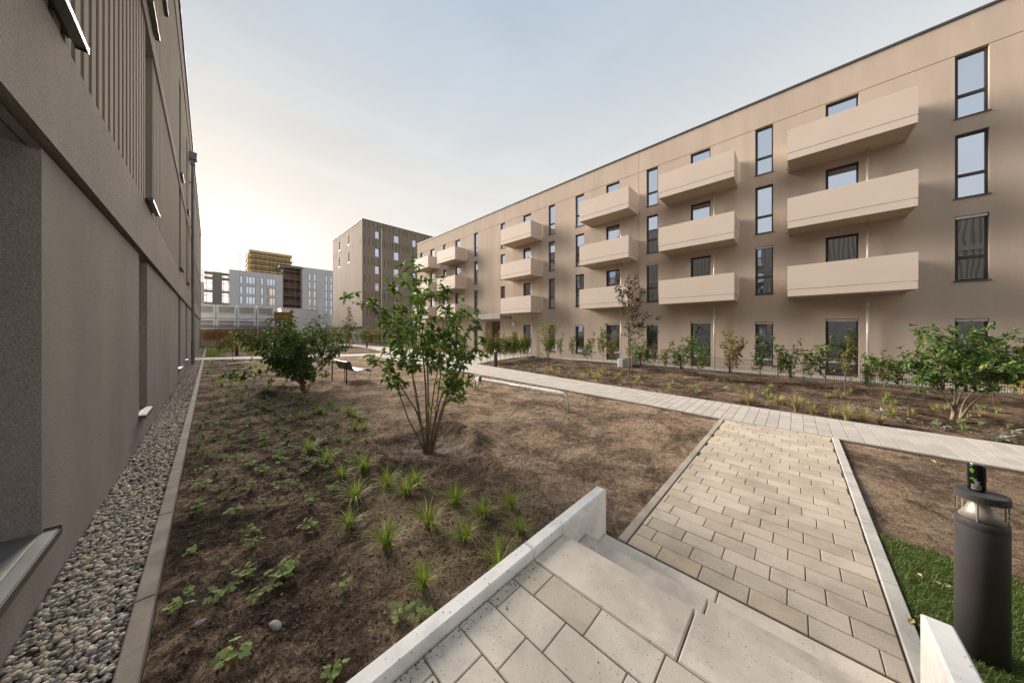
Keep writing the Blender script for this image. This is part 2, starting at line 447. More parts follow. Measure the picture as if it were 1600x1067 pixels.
# ------------------------------------------------------------------ mesh helpers
class MB:
    def __init__(s):
        s.v, s.f, s.mi, s.mats = [], [], [], []
    def m(s, name):
        if name not in s.mats:
            s.mats.append(name)
        return s.mats.index(name)
    def face(s, pts, mt):
        n = len(s.v)
        s.v += [tuple(p) for p in pts]
        s.f.append(tuple(range(n, n + len(pts))))
        s.mi.append(s.m(mt))
    def box(s, a, b, mt, bev=0.0):
        x0, y0, z0 = [min(a[i], b[i]) for i in range(3)]
        x1, y1, z1 = [max(a[i], b[i]) for i in range(3)]
        n = len(s.v)
        k = s.m(mt)
        if bev <= 0:
            s.v += [(x0, y0, z0), (x1, y0, z0), (x1, y1, z0), (x0, y1, z0), (x0, y0, z1), (x1, y0, z1), (x1, y1, z1), (x0, y1, z1)]
            fs = [(0, 3, 2, 1), (4, 5, 6, 7), (0, 1, 5, 4), (1, 2, 6, 5), (2, 3, 7, 6), (3, 0, 4, 7)]
        else:
            e = bev
            s.v += [(x0, y0, z0), (x1, y0, z0), (x1, y1, z0), (x0, y1, z0),
                    (x0, y0, z1 - e), (x1, y0, z1 - e), (x1, y1, z1 - e), (x0, y1, z1 - e),
                    (x0 + e, y0 + e, z1), (x1 - e, y0 + e, z1), (x1 - e, y1 - e, z1), (x0 + e, y1 - e, z1)]
            fs = [(0, 3, 2, 1), (0, 1, 5, 4), (1, 2, 6, 5), (2, 3, 7, 6), (3, 0, 4, 7),
                  (4, 5, 9, 8), (5, 6, 10, 9), (6, 7, 11, 10), (7, 4, 8, 11), (8, 9, 10, 11)]
        s.f += [tuple(n + i for i in f) for f in fs]
        s.mi += [k] * len(fs)
    def tube(s, pts, rad, mt, sides=8, cap=True):
        pts = [Vector(p) for p in pts]
        if not hasattr(rad, '__len__'):
            rad = [rad] * len(pts)
        k = s.m(mt)
        n0 = len(s.v)
        up = None
        for i, p in enumerate(pts):
            t = (pts[min(i + 1, len(pts) - 1)] - pts[max(i - 1, 0)])
            if t.length < 1e-9:
                t = Vector((0, 0, 1))
            t.normalize()
            if up is None:
                up = Vector((0, 0, 1)) if abs(t.z) < 0.9 else Vector((1, 0, 0))
            a = t.cross(up)
            if a.length < 1e-6:
                a = t.orthogonal()
            a.normalize()
            b = t.cross(a)
            up = -b if False else up
            for j in range(sides):
                q = 2 * math.pi * j / sides
                s.v.append(tuple(p + rad[i] * (math.cos(q) * a + math.sin(q) * b)))
        for i in range(len(pts) - 1):
            for j in range(sides):
                a0 = n0 + i * sides + j
                a1 = n0 + i * sides + (j + 1) % sides
                s.f.append((a0, a1, a1 + sides, a0 + sides))
                s.mi.append(k)
        if cap:
            s.f.append(tuple(n0 + j for j in range(sides))[::-1])
            e = n0 + (len(pts) - 1) * sides
            s.f.append(tuple(e + j for j in range(sides)))
            s.mi += [k, k]
    def lathe(s, prof, mt, c=(0, 0), sides=32, close=True):
        k = s.m(mt)
        n0 = len(s.v)
        for r, z in prof:
            for j in range(sides):
                q = 2 * math.pi * j / sides
                s.v.append((c[0] + r * math.cos(q), c[1] + r * math.sin(q), z))
        for i in range(len(prof) - 1):
            for j in range(sides):
                a0 = n0 + i * sides + j
                a1 = n0 + i * sides + (j + 1) % sides
                s.f.append((a0, a1, a1 + sides, a0 + sides))
                s.mi.append(k)
        if close:
            s.f.append(tuple(n0 + j for j in range(sides))[::-1])
            e = n0 + (len(prof) - 1) * sides
            s.f.append(tuple(e + j for j in range(sides)))
            s.mi += [k, k]
    def prism(s, poly, z0, z1, mt):
        n = len(poly)
        k = s.m(mt)
        b = len(s.v)
        s.v += [(x, y, z0) for x, y in poly] + [(x, y, z1) for x, y in poly]
        s.f.append(tuple(range(b + n, b + 2 * n)))
        s.f.append(tuple(range(b, b + n))[::-1])
        s.mi += [k, k]
        for i in range(n):
            j = (i + 1) % n
            s.f.append((b + i, b + j, b + n + j, b + n + i))
            s.mi.append(k)
    def build(s, name, parent=None, smooth=False, loc=None):
        me = bpy.data.meshes.new(name)
        me.from_pydata(s.v, [], s.f)
        for q in s.mats:
            me.materials.append(MT[q])
        me.polygons.foreach_set('material_index', s.mi)
        if smooth:
            me.polygons.foreach_set('use_smooth', [True] * len(s.f))
        me.update()
        o = bpy.data.objects.new(name, me)
        COL.objects.link(o)
        if parent:
            o.parent = parent
        if loc:
            o.location = loc
        return o

def npmesh(name, verts, faces, mt, smooth=False, parent=None):
    """verts (n,3) array, faces (m,k) int array of one face size"""
    me = bpy.data.meshes.new(name)
    verts = np.asarray(verts, dtype=np.float32)
    faces = np.asarray(faces, dtype=np.int32)
    k = faces.shape[1]
    me.vertices.add(len(verts))
    me.vertices.foreach_set('co', verts.ravel())
    me.loops.add(faces.size)
    me.loops.foreach_set('vertex_index', faces.ravel())
    me.polygons.add(len(faces))
    me.polygons.foreach_set('loop_start', np.arange(len(faces), dtype=np.int32) * k)
    me.update(calc_edges=True)
    if smooth:
        me.polygons.foreach_set('use_smooth', np.ones(len(faces), dtype=bool))
    me.materials.append(MT[mt])
    me.validate()
    o = bpy.data.objects.new(name, me)
    COL.objects.link(o)
    if parent:
        o.parent = parent
    return o

def tag(o, label=None, cat=None, group=None, kind=None):
    if label: o['label'] = label
    if cat: o['category'] = cat
    if group: o['group'] = group
    if kind: o['kind'] = kind
    return o
def thing(name, label, cat, loc=(0, 0, 0), rz=0.0, group=None):
    o = bpy.data.objects.new(name, None)
    COL.objects.link(o)
    o.empty_display_size = 0.1
    o.location = loc
    o.rotation_euler = (0, 0, rz)
    return tag(o, label, cat, group)
def dup(root, loc=None, rz=None, scale=None, label=None, group=None):
    r = root.copy()
    COL.objects.link(r)
    if loc is not None: r.location = loc
    if rz is not None: r.rotation_euler = (0, 0, rz)
    if scale is not None: r.scale = (scale,) * 3 if not hasattr(scale, '__len__') else scale
    if label: r['label'] = label
    if group: r['group'] = group
    for ch in list(root.children):
        c = ch.copy()
        COL.objects.link(c)
        c.parent = r
        for g in list(ch.children):
            d = g.copy()
            COL.objects.link(d)
            d.parent = c
    return r

# value noise
_T = rng.random((256, 256))
def vnoise(x, y):
    xi, yi = np.floor(x).astype(int), np.floor(y).astype(int)
    fx, fy = x - xi, y - yi
    fx, fy = fx * fx * (3 - 2 * fx), fy * fy * (3 - 2 * fy)
    a, b = _T[xi % 256, yi % 256], _T[(xi + 1) % 256, yi % 256]
    c, d = _T[xi % 256, (yi + 1) % 256], _T[(xi + 1) % 256, (yi + 1) % 256]
    return (a * (1 - fx) + b * fx) * (1 - fy) + (c * (1 - fx) + d * fx) * fy
def fbm(x, y, o=5):
    t, a = 0, 0.5
    for i in range(o):
        t = t + a * (vnoise(x + 17.3 * i, y + 9.1 * i) - 0.5)
        x, y, a = x * 2.03, y * 2.03, a * 0.5
    return t

def depth_wall(mb, P, U, V, rects, mt):
    """wall in the (u,v) plane with recesses: P(u,v,depth) gives the point; rects (u0,u1,v0,v1,depth,mat) later ones win"""
    us, vv = {U[0], U[1]}, {V[0], V[1]}
    for r in rects:
        for q in r[:2]:
            if U[0] <= q <= U[1]: us.add(round(q, 4))
        for q in r[2:4]:
            if V[0] <= q <= V[1]: vv.add(round(q, 4))
    us, vv = sorted(us), sorted(vv)
    nu, nv = len(us) - 1, len(vv) - 1
    D = np.zeros((nu, nv))
    M = np.empty((nu, nv), dtype=object)
    M[:] = mt
    uc = np.array([(us[i] + us[i + 1]) / 2 for i in range(nu)])
    vc = np.array([(vv[i] + vv[i + 1]) / 2 for i in range(nv)])
    for r in rects:
        iu = np.where((uc > r[0]) & (uc < r[1]))[0]
        iv = np.where((vc > r[2]) & (vc < r[3]))[0]
        if len(iu) and len(iv):
            D[np.ix_(iu, iv)] = r[4]
            M[np.ix_(iu, iv)] = r[5]
    for i in range(nu):
        j = 0
        while j < nv:                    # merge equal cells upwards
            k = j
            while k + 1 < nv and D[i, k + 1] == D[i, j] and M[i, k + 1] == M[i, j]:
                k += 1
            u0, u1, v0, v1, d = us[i], us[i + 1], vv[j], vv[k + 1], D[i, j]
            mb.face([P(u0, v0, d), P(u1, v0, d), P(u1, v1, d), P(u0, v1, d)], M[i, j])
            j = k + 1
    for i in range(nu):
        for j in range(nv):
            if i + 1 < nu and D[i, j] != D[i + 1, j]:
                a = us[i + 1]
                mb.face([P(a, vv[j], D[i, j]), P(a, vv[j + 1], D[i, j]), P(a, vv[j + 1], D[i + 1, j]), P(a, vv[j], D[i + 1, j])], mt)
            if j + 1 < nv and D[i, j] != D[i, j + 1]:
                b = vv[j + 1]
                mb.face([P(us[i], b, D[i, j]), P(us[i + 1], b, D[i, j]), P(us[i + 1], b, D[i, j + 1]), P(us[i], b, D[i, j + 1])], mt)

# ------------------------------------------------------------------ GROUND
land = MB()
land.face([(-900, -900, -0.12), (900, -900, -0.12), (900, 900, -0.12), (-900, 900, -0.12)], 'land')
tag(land.build('ground'), kind='structure')

WALK_NEAR = [(7.95, -9), (8.03, -0.5), (8.03, 1.15), (8.2, 3.2), (8.37, 6.2), (8.58, 10.9), (8.75, 16), (8.95, 22), (9.1, 24.3)]
WALK_FAR = [(9.7, -9), (9.72, -1.0), (9.86, 1.3), (10.0, 3.5), (10.32, 7.0), (10.65, 9.3), (11.13, 13.7)]
def interp_line(pts, y):
    ys = [p[1] for p in pts]
    xs = [p[0] for p in pts]
    return np.interp(y, ys, xs)
PLAZA = [(11.13, 13.7), (12.75, 14.35), (15.85, 14.85), (17.99, 15.0), (17.99, 21.9), (17.2, 21.9), (15.6, 22.4), (14.6, 24.5), (12.4, 25.9), (11.6, 23.3), (9.1, 24.3)]
CROSS = [(-0.26, 29.1), (2.6, 27.3), (6.8, 25.25), (9.1, 24.3), (11.6, 23.3), (12.4, 25.8), (7.3, 27.6), (2.8, 29.9), (-0.26, 31.6)]
DIAG = [(11.4, 26.3), (12.4, 25.8), (14.6, 24.5), (15.3, 31.2), (15.2, 37.5), (14.3, 47.5), (12.9, 47.5), (12.7, 35)]
def inpoly(px, py, poly):
    inside = np.zeros(np.shape(px), dtype=bool)
    n = len(poly)
    j = n - 1
    for i in range(n):
        xi, yi = poly[i]
        xj, yj = poly[j]
        c = ((yi > py) != (yj > py)) & (px < (xj - xi) * (py - yi) / (yj - yi + 1e-12) + xi)
        inside ^= c
        j = i
    return inside
def paved(x, y):
    m = (x > interp_line(WALK_NEAR, y) - 0.06) & (x < interp_line(WALK_FAR, y) + 0.04) & (y < 13.8)
    m |= (x > 2.5) & (x < 8.05) & (y > -0.60) & (y < 1.20)
    m |= (x < 2.74) & (y < 1.44)
    for P_ in (PLAZA, CROSS, DIAG):
        m |= inpoly(x, y, P_)
    m |= inpoly(x, y, [(8.6, 12), (11.2, 12), (11.13, 13.7), (11.6, 23.3), (9.1, 24.3), (8.75, 16)])
    return m

MOUNDS = [(2.66, 4.55, 0.86, 0.15), (2.27, 11.95, 1.0, 0.17), (12.68, 5.2, 0.5, 0.05), (11.7, -2.6, 0.7, 0.05)]
def soil_h(x, y):
    h = -0.035 + 0.06 * fbm(x * 0.9, y * 0.9, 3) + 0.05 * fbm(x * 4.1 + 5, y * 4.1, 5)
    h = h + 0.022 * fbm(x * 15 + 3, y * 15, 4)
    left = np.clip((2.6 - x) / 1.6, 0, 1)
    h = h + left * 0.05 * fbm(x * 9 + 40, y * 9, 4)
    for cx, cy, r, a in MOUNDS:
        ang = np.arctan2(y - cy, x - cx)
        d = np.hypot(x - cx, y - cy) * (1 + 0.13 * np.sin(3 * ang + cx) + 0.08 * np.sin(5 * ang))
        ring = np.exp(-((d - r) / (0.22 * r)) ** 2)
        h = h + a * ring * (0.75 + 0.3 * np.sin(ang * 2 + 1.5)) * (1 + 0.8 * fbm(x * 5, y * 5, 3)) - 0.05 * np.exp(-(d / (r * 0.6)) ** 2)
    # gentle rise of the right-hand bed towards the terraces
    h = h + np.clip((x - 10.5) / 4.0, 0, 1) * 0.05 * (x > 9.5) * (y < 13)
    return h

def soil_patch(name, xs, ys, mask, mt):
    X, Y = np.meshgrid(xs, ys, indexing='ij')
    pm = paved(X, Y)
    Z = soil_h(X, Y)
    Z = np.where(pm, -0.075, Z)
    V = np.stack([X, Y, Z], -1).reshape(-1, 3)
    nx, ny = len(xs), len(ys)
    idx = np.arange(nx * ny).reshape(nx, ny)
    F = np.stack([idx[:-1, :-1], idx[1:, :-1], idx[1:, 1:], idx[:-1, 1:]], -1).reshape(-1, 4)
    cx = V[F].mean(1)
    keep = mask(cx[:, 0], cx[:, 1]) & ~(pm.reshape(-1)[F].all(1))
    F = F[keep]
    used = np.unique(F)
    re = np.full(len(V), -1)
    re[used] = np.arange(len(used))
    o = npmesh(name, V[used], re[F], mt, smooth=True)
    return tag(o, kind='structure')

def axis(*segs):
    out = []
    for a, b, st in segs:
        out += list(np.arange(a, b - 1e-6, st))
    out.append(segs[-1][1])
    return np.array(out)
xsL = axis((-0.27, 3.4, 0.018), (3.4, 9.2, 0.04))
ysL = axis((1.15, 6.0, 0.018), (6.0, 9, 0.04), (9, 14, 0.08), (14, 30.4, 0.16))
def m_planting(x, y):
    edge = 1.9 + 0.5 * np.sin(y * 0.5) + 0.25 * np.sin(y * 1.7)
    edge = np.where(y < 3.2, 2.0 + 0.3 * np.sin(y * 3), edge)
    return x < edge
leftmask = lambda x, y: x < interp_line(WALK_NEAR, y)
# material boundary between dark planting soil and sandy soil follows a wavy line, blended in the soil material itself
def blend_soil(name, boundary_x, width):
    m = soil_mat(name, (0.042, 0.030, 0.023), (0.115, 0.083, 0.061), (0.34, 0.25, 0.178), 1.3)
    N, L = m.node_tree.nodes, m.node_tree.links
    b = N['Principled BSDF']
    src = b.inputs['Base Color'].links[0].from_socket
    tc = N.new('ShaderNodeTexCoord')
    c2, _h = soil_color(m.node_tree, tc.outputs['Object'], (0.13, 0.094, 0.068), (0.27, 0.195, 0.136), (0.42, 0.315, 0.225), 1.1)
    sx = N.new('ShaderNodeSeparateXYZ')
    L.new(tc.outputs['Object'], sx.inputs[0])
    n4 = N.new('ShaderNodeTexNoise')
    n4.inputs['Scale'].default_value = 1.6
    n4.inputs['Detail'].default_value = 7
    L.new(tc.outputs['Object'], n4.inputs['Vector'])
    yb_ = N.new('ShaderNodeMapRange')
    yb_.inputs[1].default_value, yb_.inputs[2].default_value = 2.4, 4.6
    yb_.inputs[3].default_value, yb_.inputs[4].default_value = 0.85, 0.0
    L.new(sx.outputs['Y'], yb_.inputs[0])
    xs_ = N.new('ShaderNodeMath')
    L.new(sx.outputs['X'], xs_.inputs[0])
    L.new(yb_.outputs[0], xs_.inputs[1])
    ma = N.new('ShaderNodeMath')
    ma.operation = 'MULTIPLY_ADD'
    L.new(n4.outputs['Fac'], ma.inputs[0])
    ma.inputs[1].default_value = 3.4
    L.new(xs_.outputs[0], ma.inputs[2])
    mr = N.new('ShaderNodeMapRange')
    mr.inputs[1].default_value = boundary_x + 1.7 - width
    mr.inputs[2].default_value = boundary_x + 1.7 + width
    L.new(ma.outputs[0], mr.inputs[0])
    mx = N.new('ShaderNodeMix')
    mx.data_type = 'RGBA'
    L.new(mr.outputs[0], mx.inputs[0])
    L.new(src, mx.inputs[6])
    L.new(c2, mx.inputs[7])
    # dark wet earth and grey ash in the basin round the young tree
    vd_ = N.new('ShaderNodeVectorMath')
    vd_.operation = 'DISTANCE'
    cxy = N.new('ShaderNodeCombineXYZ')
    L.new(sx.outputs['X'], cxy.inputs[0])
    L.new(sx.outputs['Y'], cxy.inputs[1])
    vd_.inputs[1].default_value = (2.66, 4.5, 0)
    L.new(cxy.outputs[0], vd_.inputs[0])
    def mth(op, a_, b_):
        q = N.new('ShaderNodeMath')
        q.operation = op
        for i_, z_ in enumerate((a_, b_)):
            if isinstance(z_, (int, float)):
                q.inputs[i_].default_value = z_
            else:
                L.new(z_, q.inputs[i_])
        return q.outputs[0]
    dn = mth('ADD', vd_.outputs['Value'], mth('MULTIPLY', mth('SUBTRACT', n4.outputs['Fac'], 0.5), 0.9))
    def mrange(v_, a_, b_, c_, d_):
        q = N.new('ShaderNodeMapRange')
        for i_, z_ in enumerate((a_, b_, c_, d_)):
            q.inputs[1 + i_].default_value = z_
        L.new(v_, q.inputs[0])
        return q.outputs[0]
    f1 = mrange(dn, 1.02, 1.25, 0.8, 0.0)
    m1 = N.new('ShaderNodeMix')
    m1.data_type = 'RGBA'
    L.new(f1, m1.inputs[0])
    L.new(mx.outputs[2], m1.inputs[6])
    L.new(src, m1.inputs[7])
    n5 = N.new('ShaderNodeTexNoise')
    n5.inputs['Scale'].default_value = 6
    n5.inputs['Detail'].default_value = 10
    n5.inputs['Roughness'].default_value = 0.75
    L.new(tc.outputs['Object'], n5.inputs['Vector'])
    f2 = mth('MULTIPLY', mrange(dn, 0.55, 0.75, 0.85, 0.0), mrange(n5.outputs['Fac'], 0.47, 0.56, 0.0, 1.0))
    m2_ = N.new('ShaderNodeMix')
    m2_.data_type = 'RGBA'
    L.new(f2, m2_.inputs[0])
    L.new(m1.outputs[2], m2_.inputs[6])
    m2_.inputs[7].default_value = (0.30, 0.27, 0.24, 1)
    L.new(m2_.outputs[2], b.inputs['Base Color'])
    return m
MT['soilmix'] = blend_soil('bed_soil', 1.75, 0.7)
soil_patch('soil_bed', xsL, ysL, leftmask, 'soilmix')
# triangular bed right of the paver path
soil_patch('soil_bed', axis((2.7, 8.1, 0.05)), axis((-7, -0.56, 0.05)), lambda x, y: (x < interp_line(WALK_NEAR, y)) & (y < -0.55), 'soiltan')
# bed between walkway and terraces
soil_patch('soil_bed', axis((9.6, 16.95, 0.06)), axis((-7, 15.2, 0.06)), lambda x, y: (x > interp_line(WALK_FAR, np.minimum(y, 13.7))), 'soil')
# beds beyond the cross path
soil_patch('soil_bed', axis((-0.27, 18, 0.25)), axis((24, 55, 0.25)), lambda x, y: (y > 30.5 - 0.37 * x), 'soil')
soil_patch('soil_bed', axis((8.9, 18, 0.2)), axis((13.8, 26, 0.2)), lambda x, y: (x > 11) & (y > 15), 'soil')

# pavers -----------------------------------------------------------
def paver_rows_x(mb, x0, x1, ylo, yhi, z, pitch, length, mt, th=0.06, gap=0.006, off=0.095, shift=0.0, clip=None, bev=0.004):
    """rows stacked along X, stones long in Y"""
    i, x = 0, x0
    while x < x1 - 0.02:
        xe = min(x + pitch, x1)
        y = ylo - length + (shift + off * i) % length
        while y < yhi:
            a, b = max(y, ylo), min(y + length, yhi)
            if b - a > 0.03:
                mb.box((x + gap / 2, a + gap / 2, z - th), (xe - gap / 2, b - gap / 2, z + random.uniform(-0.0015, 0.0015)), mt, bev)
            y += length
        x, i = xe, i + 1
pv = MB()
paver_rows_x(pv, 2.70, 8.0, -0.475, 1.125, 0.0, 0.1905, 0.312, 'paver', off=0.105, shift=0.10)
pv.box((2.66, -0.49, -0.10), (8.05, 1.13, -0.012), 'joint')
tag(pv.build('paver_path'), kind='structure')
# walkway of pale pavers: courses run across it
wk = MB()
y = -8.0
i = 0
while y < 24.2:
    xn, xf = float(interp_line(WALK_NEAR, y + 0.1)), float(interp_line(WALK_FAR, y + 0.1))
    pit = 0.192
    x = xn - 0.29 + (0.29 if i % 2 else 0.14) * 1.0
    ln = 0.29
    while x < xf:
        a, b = max(x, xn), min(x + ln, xf)
        if b - a > 0.02:
            wk.box((a + 0.003, y + 0.003, -0.06), (b - 0.003, y + pit - 0.003, random.uniform(-0.001, 0.001)), 'paverpale', 0.004)
        x += ln
    y += pit
    i += 1
wk.prism(WALK_NEAR + [(11.4, 24.0)] + WALK_FAR[::-1], -0.1, -0.012, 'joint')
tag(wk.build('walkway'), kind='structure')
def flat_area(name, poly, z, mt):
    q = MB()
    q.prism(poly, z - 0.08, z, mt)
    return tag(q.build(name), kind='structure')
def brick_pave(name, c1, c2, mortar):
    m = mat(name, c1, c2, scale=3, rough=0.88, fine=0.08, fscale=60)
    N, L = m.node_tree.nodes, m.node_tree.links
    b = N['Principled BSDF']
    src = b.inputs['Base Color'].links[0].from_socket
    tc = N.new('ShaderNodeTexCoord')
    br = N.new('ShaderNodeTexBrick')
    br.inputs['Scale'].default_value = 1.0
    br.inputs['Brick Width'].default_value = 0.3
    br.inputs['Row Height'].default_value = 0.2
    br.inputs['Mortar Size'].default_value = 0.006
    br.inputs['Color1'].default_value = (0.9, 0.9, 0.9, 1)
    br.inputs['Color2'].default_value = (1.08, 1.06, 1.02, 1)
    br.inputs['Mortar'].default_value = (*mortar, 1)
    L.new(tc.outputs['Object'], br.inputs['Vector'])
    mx = N.new('ShaderNodeVectorMath')
    mx.operation = 'MULTIPLY'
    L.new(src, mx.inputs[0])
    L.new(br.outputs['Color'], mx.inputs[1])
    L.new(mx.outputs[0], b.inputs['Base Color'])
    return m
MT['plaza'] = brick_pave('plaza_paving', (0.37, 0.345, 0.31), (0.44, 0.415, 0.38), (0.45, 0.42, 0.4))
flat_area('plaza', PLAZA, 0.004, 'plaza')
flat_area('cross_path', CROSS, 0.008, 'plaza')
flat_area('side_path', DIAG, 0.012, 'plaza')
flat_area('terrace', [(16.95, -9), (17.99, -9), (17.99, 13.4), (16.95, 13.4)], 0.06, 'terracepave')
# kerbs
kb = MB()
def kerb_run_x(mb, x0, x1, y0, y1, z0, z1, ln, mt, bev=0.006):
    x = x0
    while x < x1 - 0.01:
        e = min(x + ln, x1)
        mb.box((x + 0.002, y0, z0), (e - 0.002, y1, z1), mt, bev)
        x = e
kerb_run_x(kb, 2.70, 8.02, -0.575, -0.485, -0.2, 0.012, 0.98, 'kerb')
kerb_run_x(kb, 2.70, 8.02, 1.135, 1.215, -0.2, 0.004, 0.98, 'kerbtan')
tag(kb.build('path_kerb'), kind='structure')
def edging(name, pts, wd, z0, z1, mt, ln=1.0, side=1):
    mb = MB()
    for i in range(len(pts) - 1):
        a, b = Vector((*pts[i], 0)), Vector((*pts[i + 1], 0))
        n = max(1, round((b - a).length / ln))
        t = (b - a).normalized()
        nn = Vector((-t.y, t.x, 0)) * wd * side
        for k in range(n):
            p, q = a.lerp(b, k / n) + t * 0.002, a.lerp(b, (k + 1) / n) - t * 0.002
            mb.prism([(p.x, p.y), (q.x, q.y), (q.x + nn.x, q.y + nn.y), (p.x + nn.x, p.y + nn.y)], z0, z1, mt)
    return tag(mb.build(name), kind='structure')
edging('walkway_edging', [(x - 0.003, y) for x, y in WALK_NEAR[:2]], 0.05, -0.2, -0.006, 'kerbdark', side=1)
edging('walkway_edging', [(x - 0.003, y) for x, y in WALK_NEAR[2:]], 0.05, -0.2, -0.006, 'kerbdark', side=1)
edging('walkway_edging', [(x + 0.003, y) for x, y in WALK_FAR], 0.05, -0.2, -0.006, 'kerbdark', side=-1)
# curb along the gravel
cb = MB()
y = 1.14 - 2.0
while y < 54.5:
    if not (29.15 <= y + 0.5 <= 31.6):
        cb.box((-0.375, y + 0.003, -0.2), (-0.275, y + 1.407 - 0.003, 0.05), 'kerbdark', 0.008)
    y += 1.407
tag(cb.build('gravel_kerb'), kind='structure')
gb = MB()
gb.face([(-0.86, -2, -0.02), (-0.37, -2, -0.02), (-0.37, 29.2, -0.02), (-0.86, 29.2, -0.02)], 'gravelbase')
gb.face([(-0.86, 31.6, -0.02), (-0.37, 31.6, -0.02), (-0.37, 54.5, -0.02), (-0.86, 54.5, -0.02)], 'gravelbase')
gb.face([(-0.86, 29.2, 0.006), (-0.26, 29.1, 0.006), (-0.26, 31.6, 0.006), (-0.86, 31.9, 0.006)], 'plaza')
tag(gb.build('gravel_strip'), kind='structure')

# pebbles (nobody could count them)
import bmesh
def ico(sub):
    bm = bmesh.new()
    bmesh.ops.create_icosphere(bm, subdivisions=sub, radius=1.0)
    v = np.array([x.co[:] for x in bm.verts])
    f = np.array([[x.index for x in q.verts] for q in bm.faces])
    bm.free()
    return v, f
I1, I2 = ico(1), ico(2)
def lumps(name, pos, size, mt, base, flat=(1, .7, .5), rough=0.12, smooth=True, tilt=0.35):
    bv, bf = base
    n = len(pos)
    sc_ = size[:, None] * np.array(flat)[None, :] * rng.uniform(0.75, 1.25, (n, 3))
    V = bv[None] * (1 + rough * (rng.random((n, len(bv), 1)) - 0.5)) * sc_[:, None, :]
    az = rng.uniform(0, 2 * np.pi, n)
    tl = rng.normal(0, tilt, n)
    c, s_ = np.cos(tl)[:, None], np.sin(tl)[:, None]
    x, z = V[..., 0] * c - V[..., 2] * s_, V[..., 0] * s_ + V[..., 2] * c
    c, s_ = np.cos(az)[:, None], np.sin(az)[:, None]
    X, Y = x * c - V[..., 1] * s_, x * s_ + V[..., 1] * c
    V = np.stack([X, Y, z], -1) + pos[:, None, :]
    F = bf[None] + (np.arange(n) * len(bv))[:, None, None]
    return npmesh(name, V.reshape(-1, 3), F.reshape(-1, 3), mt, smooth=smooth)
def pebble_pos(y0, y1, dens):
    n = int((y1 - y0) * 0.47 * dens)
    return np.stack([rng.uniform(-0.842, -0.388, n), rng.uniform(y0, y1, n), rng.uniform(-0.012, 0.024, n)], -1)
p1 = pebble_pos(1.6, 5.5, 2700)
tag(lumps('pebbles', p1, rng.uniform(0.010, 0.024, len(p1)), 'pebble', I2, tilt=0.4), kind='stuff')
p2 = np.concatenate([pebble_pos(5.5, 12, 1500), pebble_pos(12, 29, 650), pebble_pos(31.7, 45, 250)])
tag(lumps('pebbles', p2, rng.uniform(0.016, 0.030, len(p2)), 'pebble', I1, tilt=0.4), kind='stuff')
# clods of earth in the near beds
n = 15000
cp = np.stack([rng.uniform(-0.22, 2.9, n), 1.5 + 6.5 * rng.random(n) ** 1.6, np.zeros(n)], -1)
n2 = 6000
cp2 = np.stack([rng.uniform(2.6, 7.8, n2), rng.uniform(1.4, 6, n2), np.zeros(n2)], -1)
n3 = 1800
cp3 = np.stack([rng.uniform(10, 15, n3), rng.uniform(-4, 6, n3), np.zeros(n3)], -1)
cp4 = np.stack([rng.uniform(4.5, 7.9, 700), rng.uniform(-3, -0.7, 700), np.zeros(700)], -1)
cs = np.concatenate([0.0025 + 0.011 * rng.random(n) ** 4, 0.003 + 0.006 * rng.random(n2) ** 3, 0.005 + 0.022 * rng.random(n3) ** 3, 0.003 + 0.007 * rng.random(700) ** 3])
cp = np.concatenate([cp, cp2, cp3, cp4])
ok = ~paved(cp[:, 0], cp[:, 1])
cp, cs = cp[ok], cs[ok]
cp[:, 2] = soil_h(cp[:, 0], cp[:, 1]) + cs * 0.2
tag(lumps('soil_clods', cp, cs, 'clod', I1, flat=(1, .8, .65), rough=0.7, smooth=False), kind='stuff')

# earth crumbs swept onto the landing along the cheek wall and the steps
nd_ = 420
dp = np.stack([rng.uniform(0.1, 1.55, nd_), 1.328 - np.abs(rng.normal(0, 0.05, nd_)), np.full(nd_, 0.361)], -1)
dq = np.stack([rng.uniform(1.97, 2.3, 60), 1.328 - np.abs(rng.normal(0, 0.08, 60)), np.full(60, 0.181)], -1)
dr = np.stack([rng.uniform(-0.2, 2.6, 34), rng.uniform(1.34, 1.425, 34), np.full(34, 0.426)], -1)
ds = np.stack([rng.uniform(0.2, 1.95, 26), rng.uniform(-0.4, 1.2, 26), np.full(26, 0.361)], -1)
dt = np.stack([rng.uniform(2.75, 7.9, 160), rng.uniform(-0.45, 1.1, 160), np.full(160, 0.001)], -1)
dd_ = np.concatenate([dp, dq, dr, ds, dt])
tag(lumps('earth_crumbs', dd_, 0.0012 + 0.0042 * rng.random(len(dd_)) ** 3, 'clod', I1, flat=(1, .8, .6), rough=0.6, smooth=False), kind='stuff')
# bark chips and straw bits on the planting soil
nc = 5200
ch = np.stack([rng.uniform(-0.25, 2.8, nc), 1.5 + 6 * rng.random(nc) ** 1.4, np.zeros(nc)], -1)
ch = ch[~paved(ch[:, 0], ch[:, 1])]
ch[:, 2] = soil_h(ch[:, 0], ch[:, 1]) + 0.003
tag(lumps('mulch_chips', ch, 0.003 + 0.006 * rng.random(len(ch)) ** 2, 'clod', I1, flat=(2.8, .45, .3), rough=0.5, smooth=False, tilt=0.5), kind='stuff')
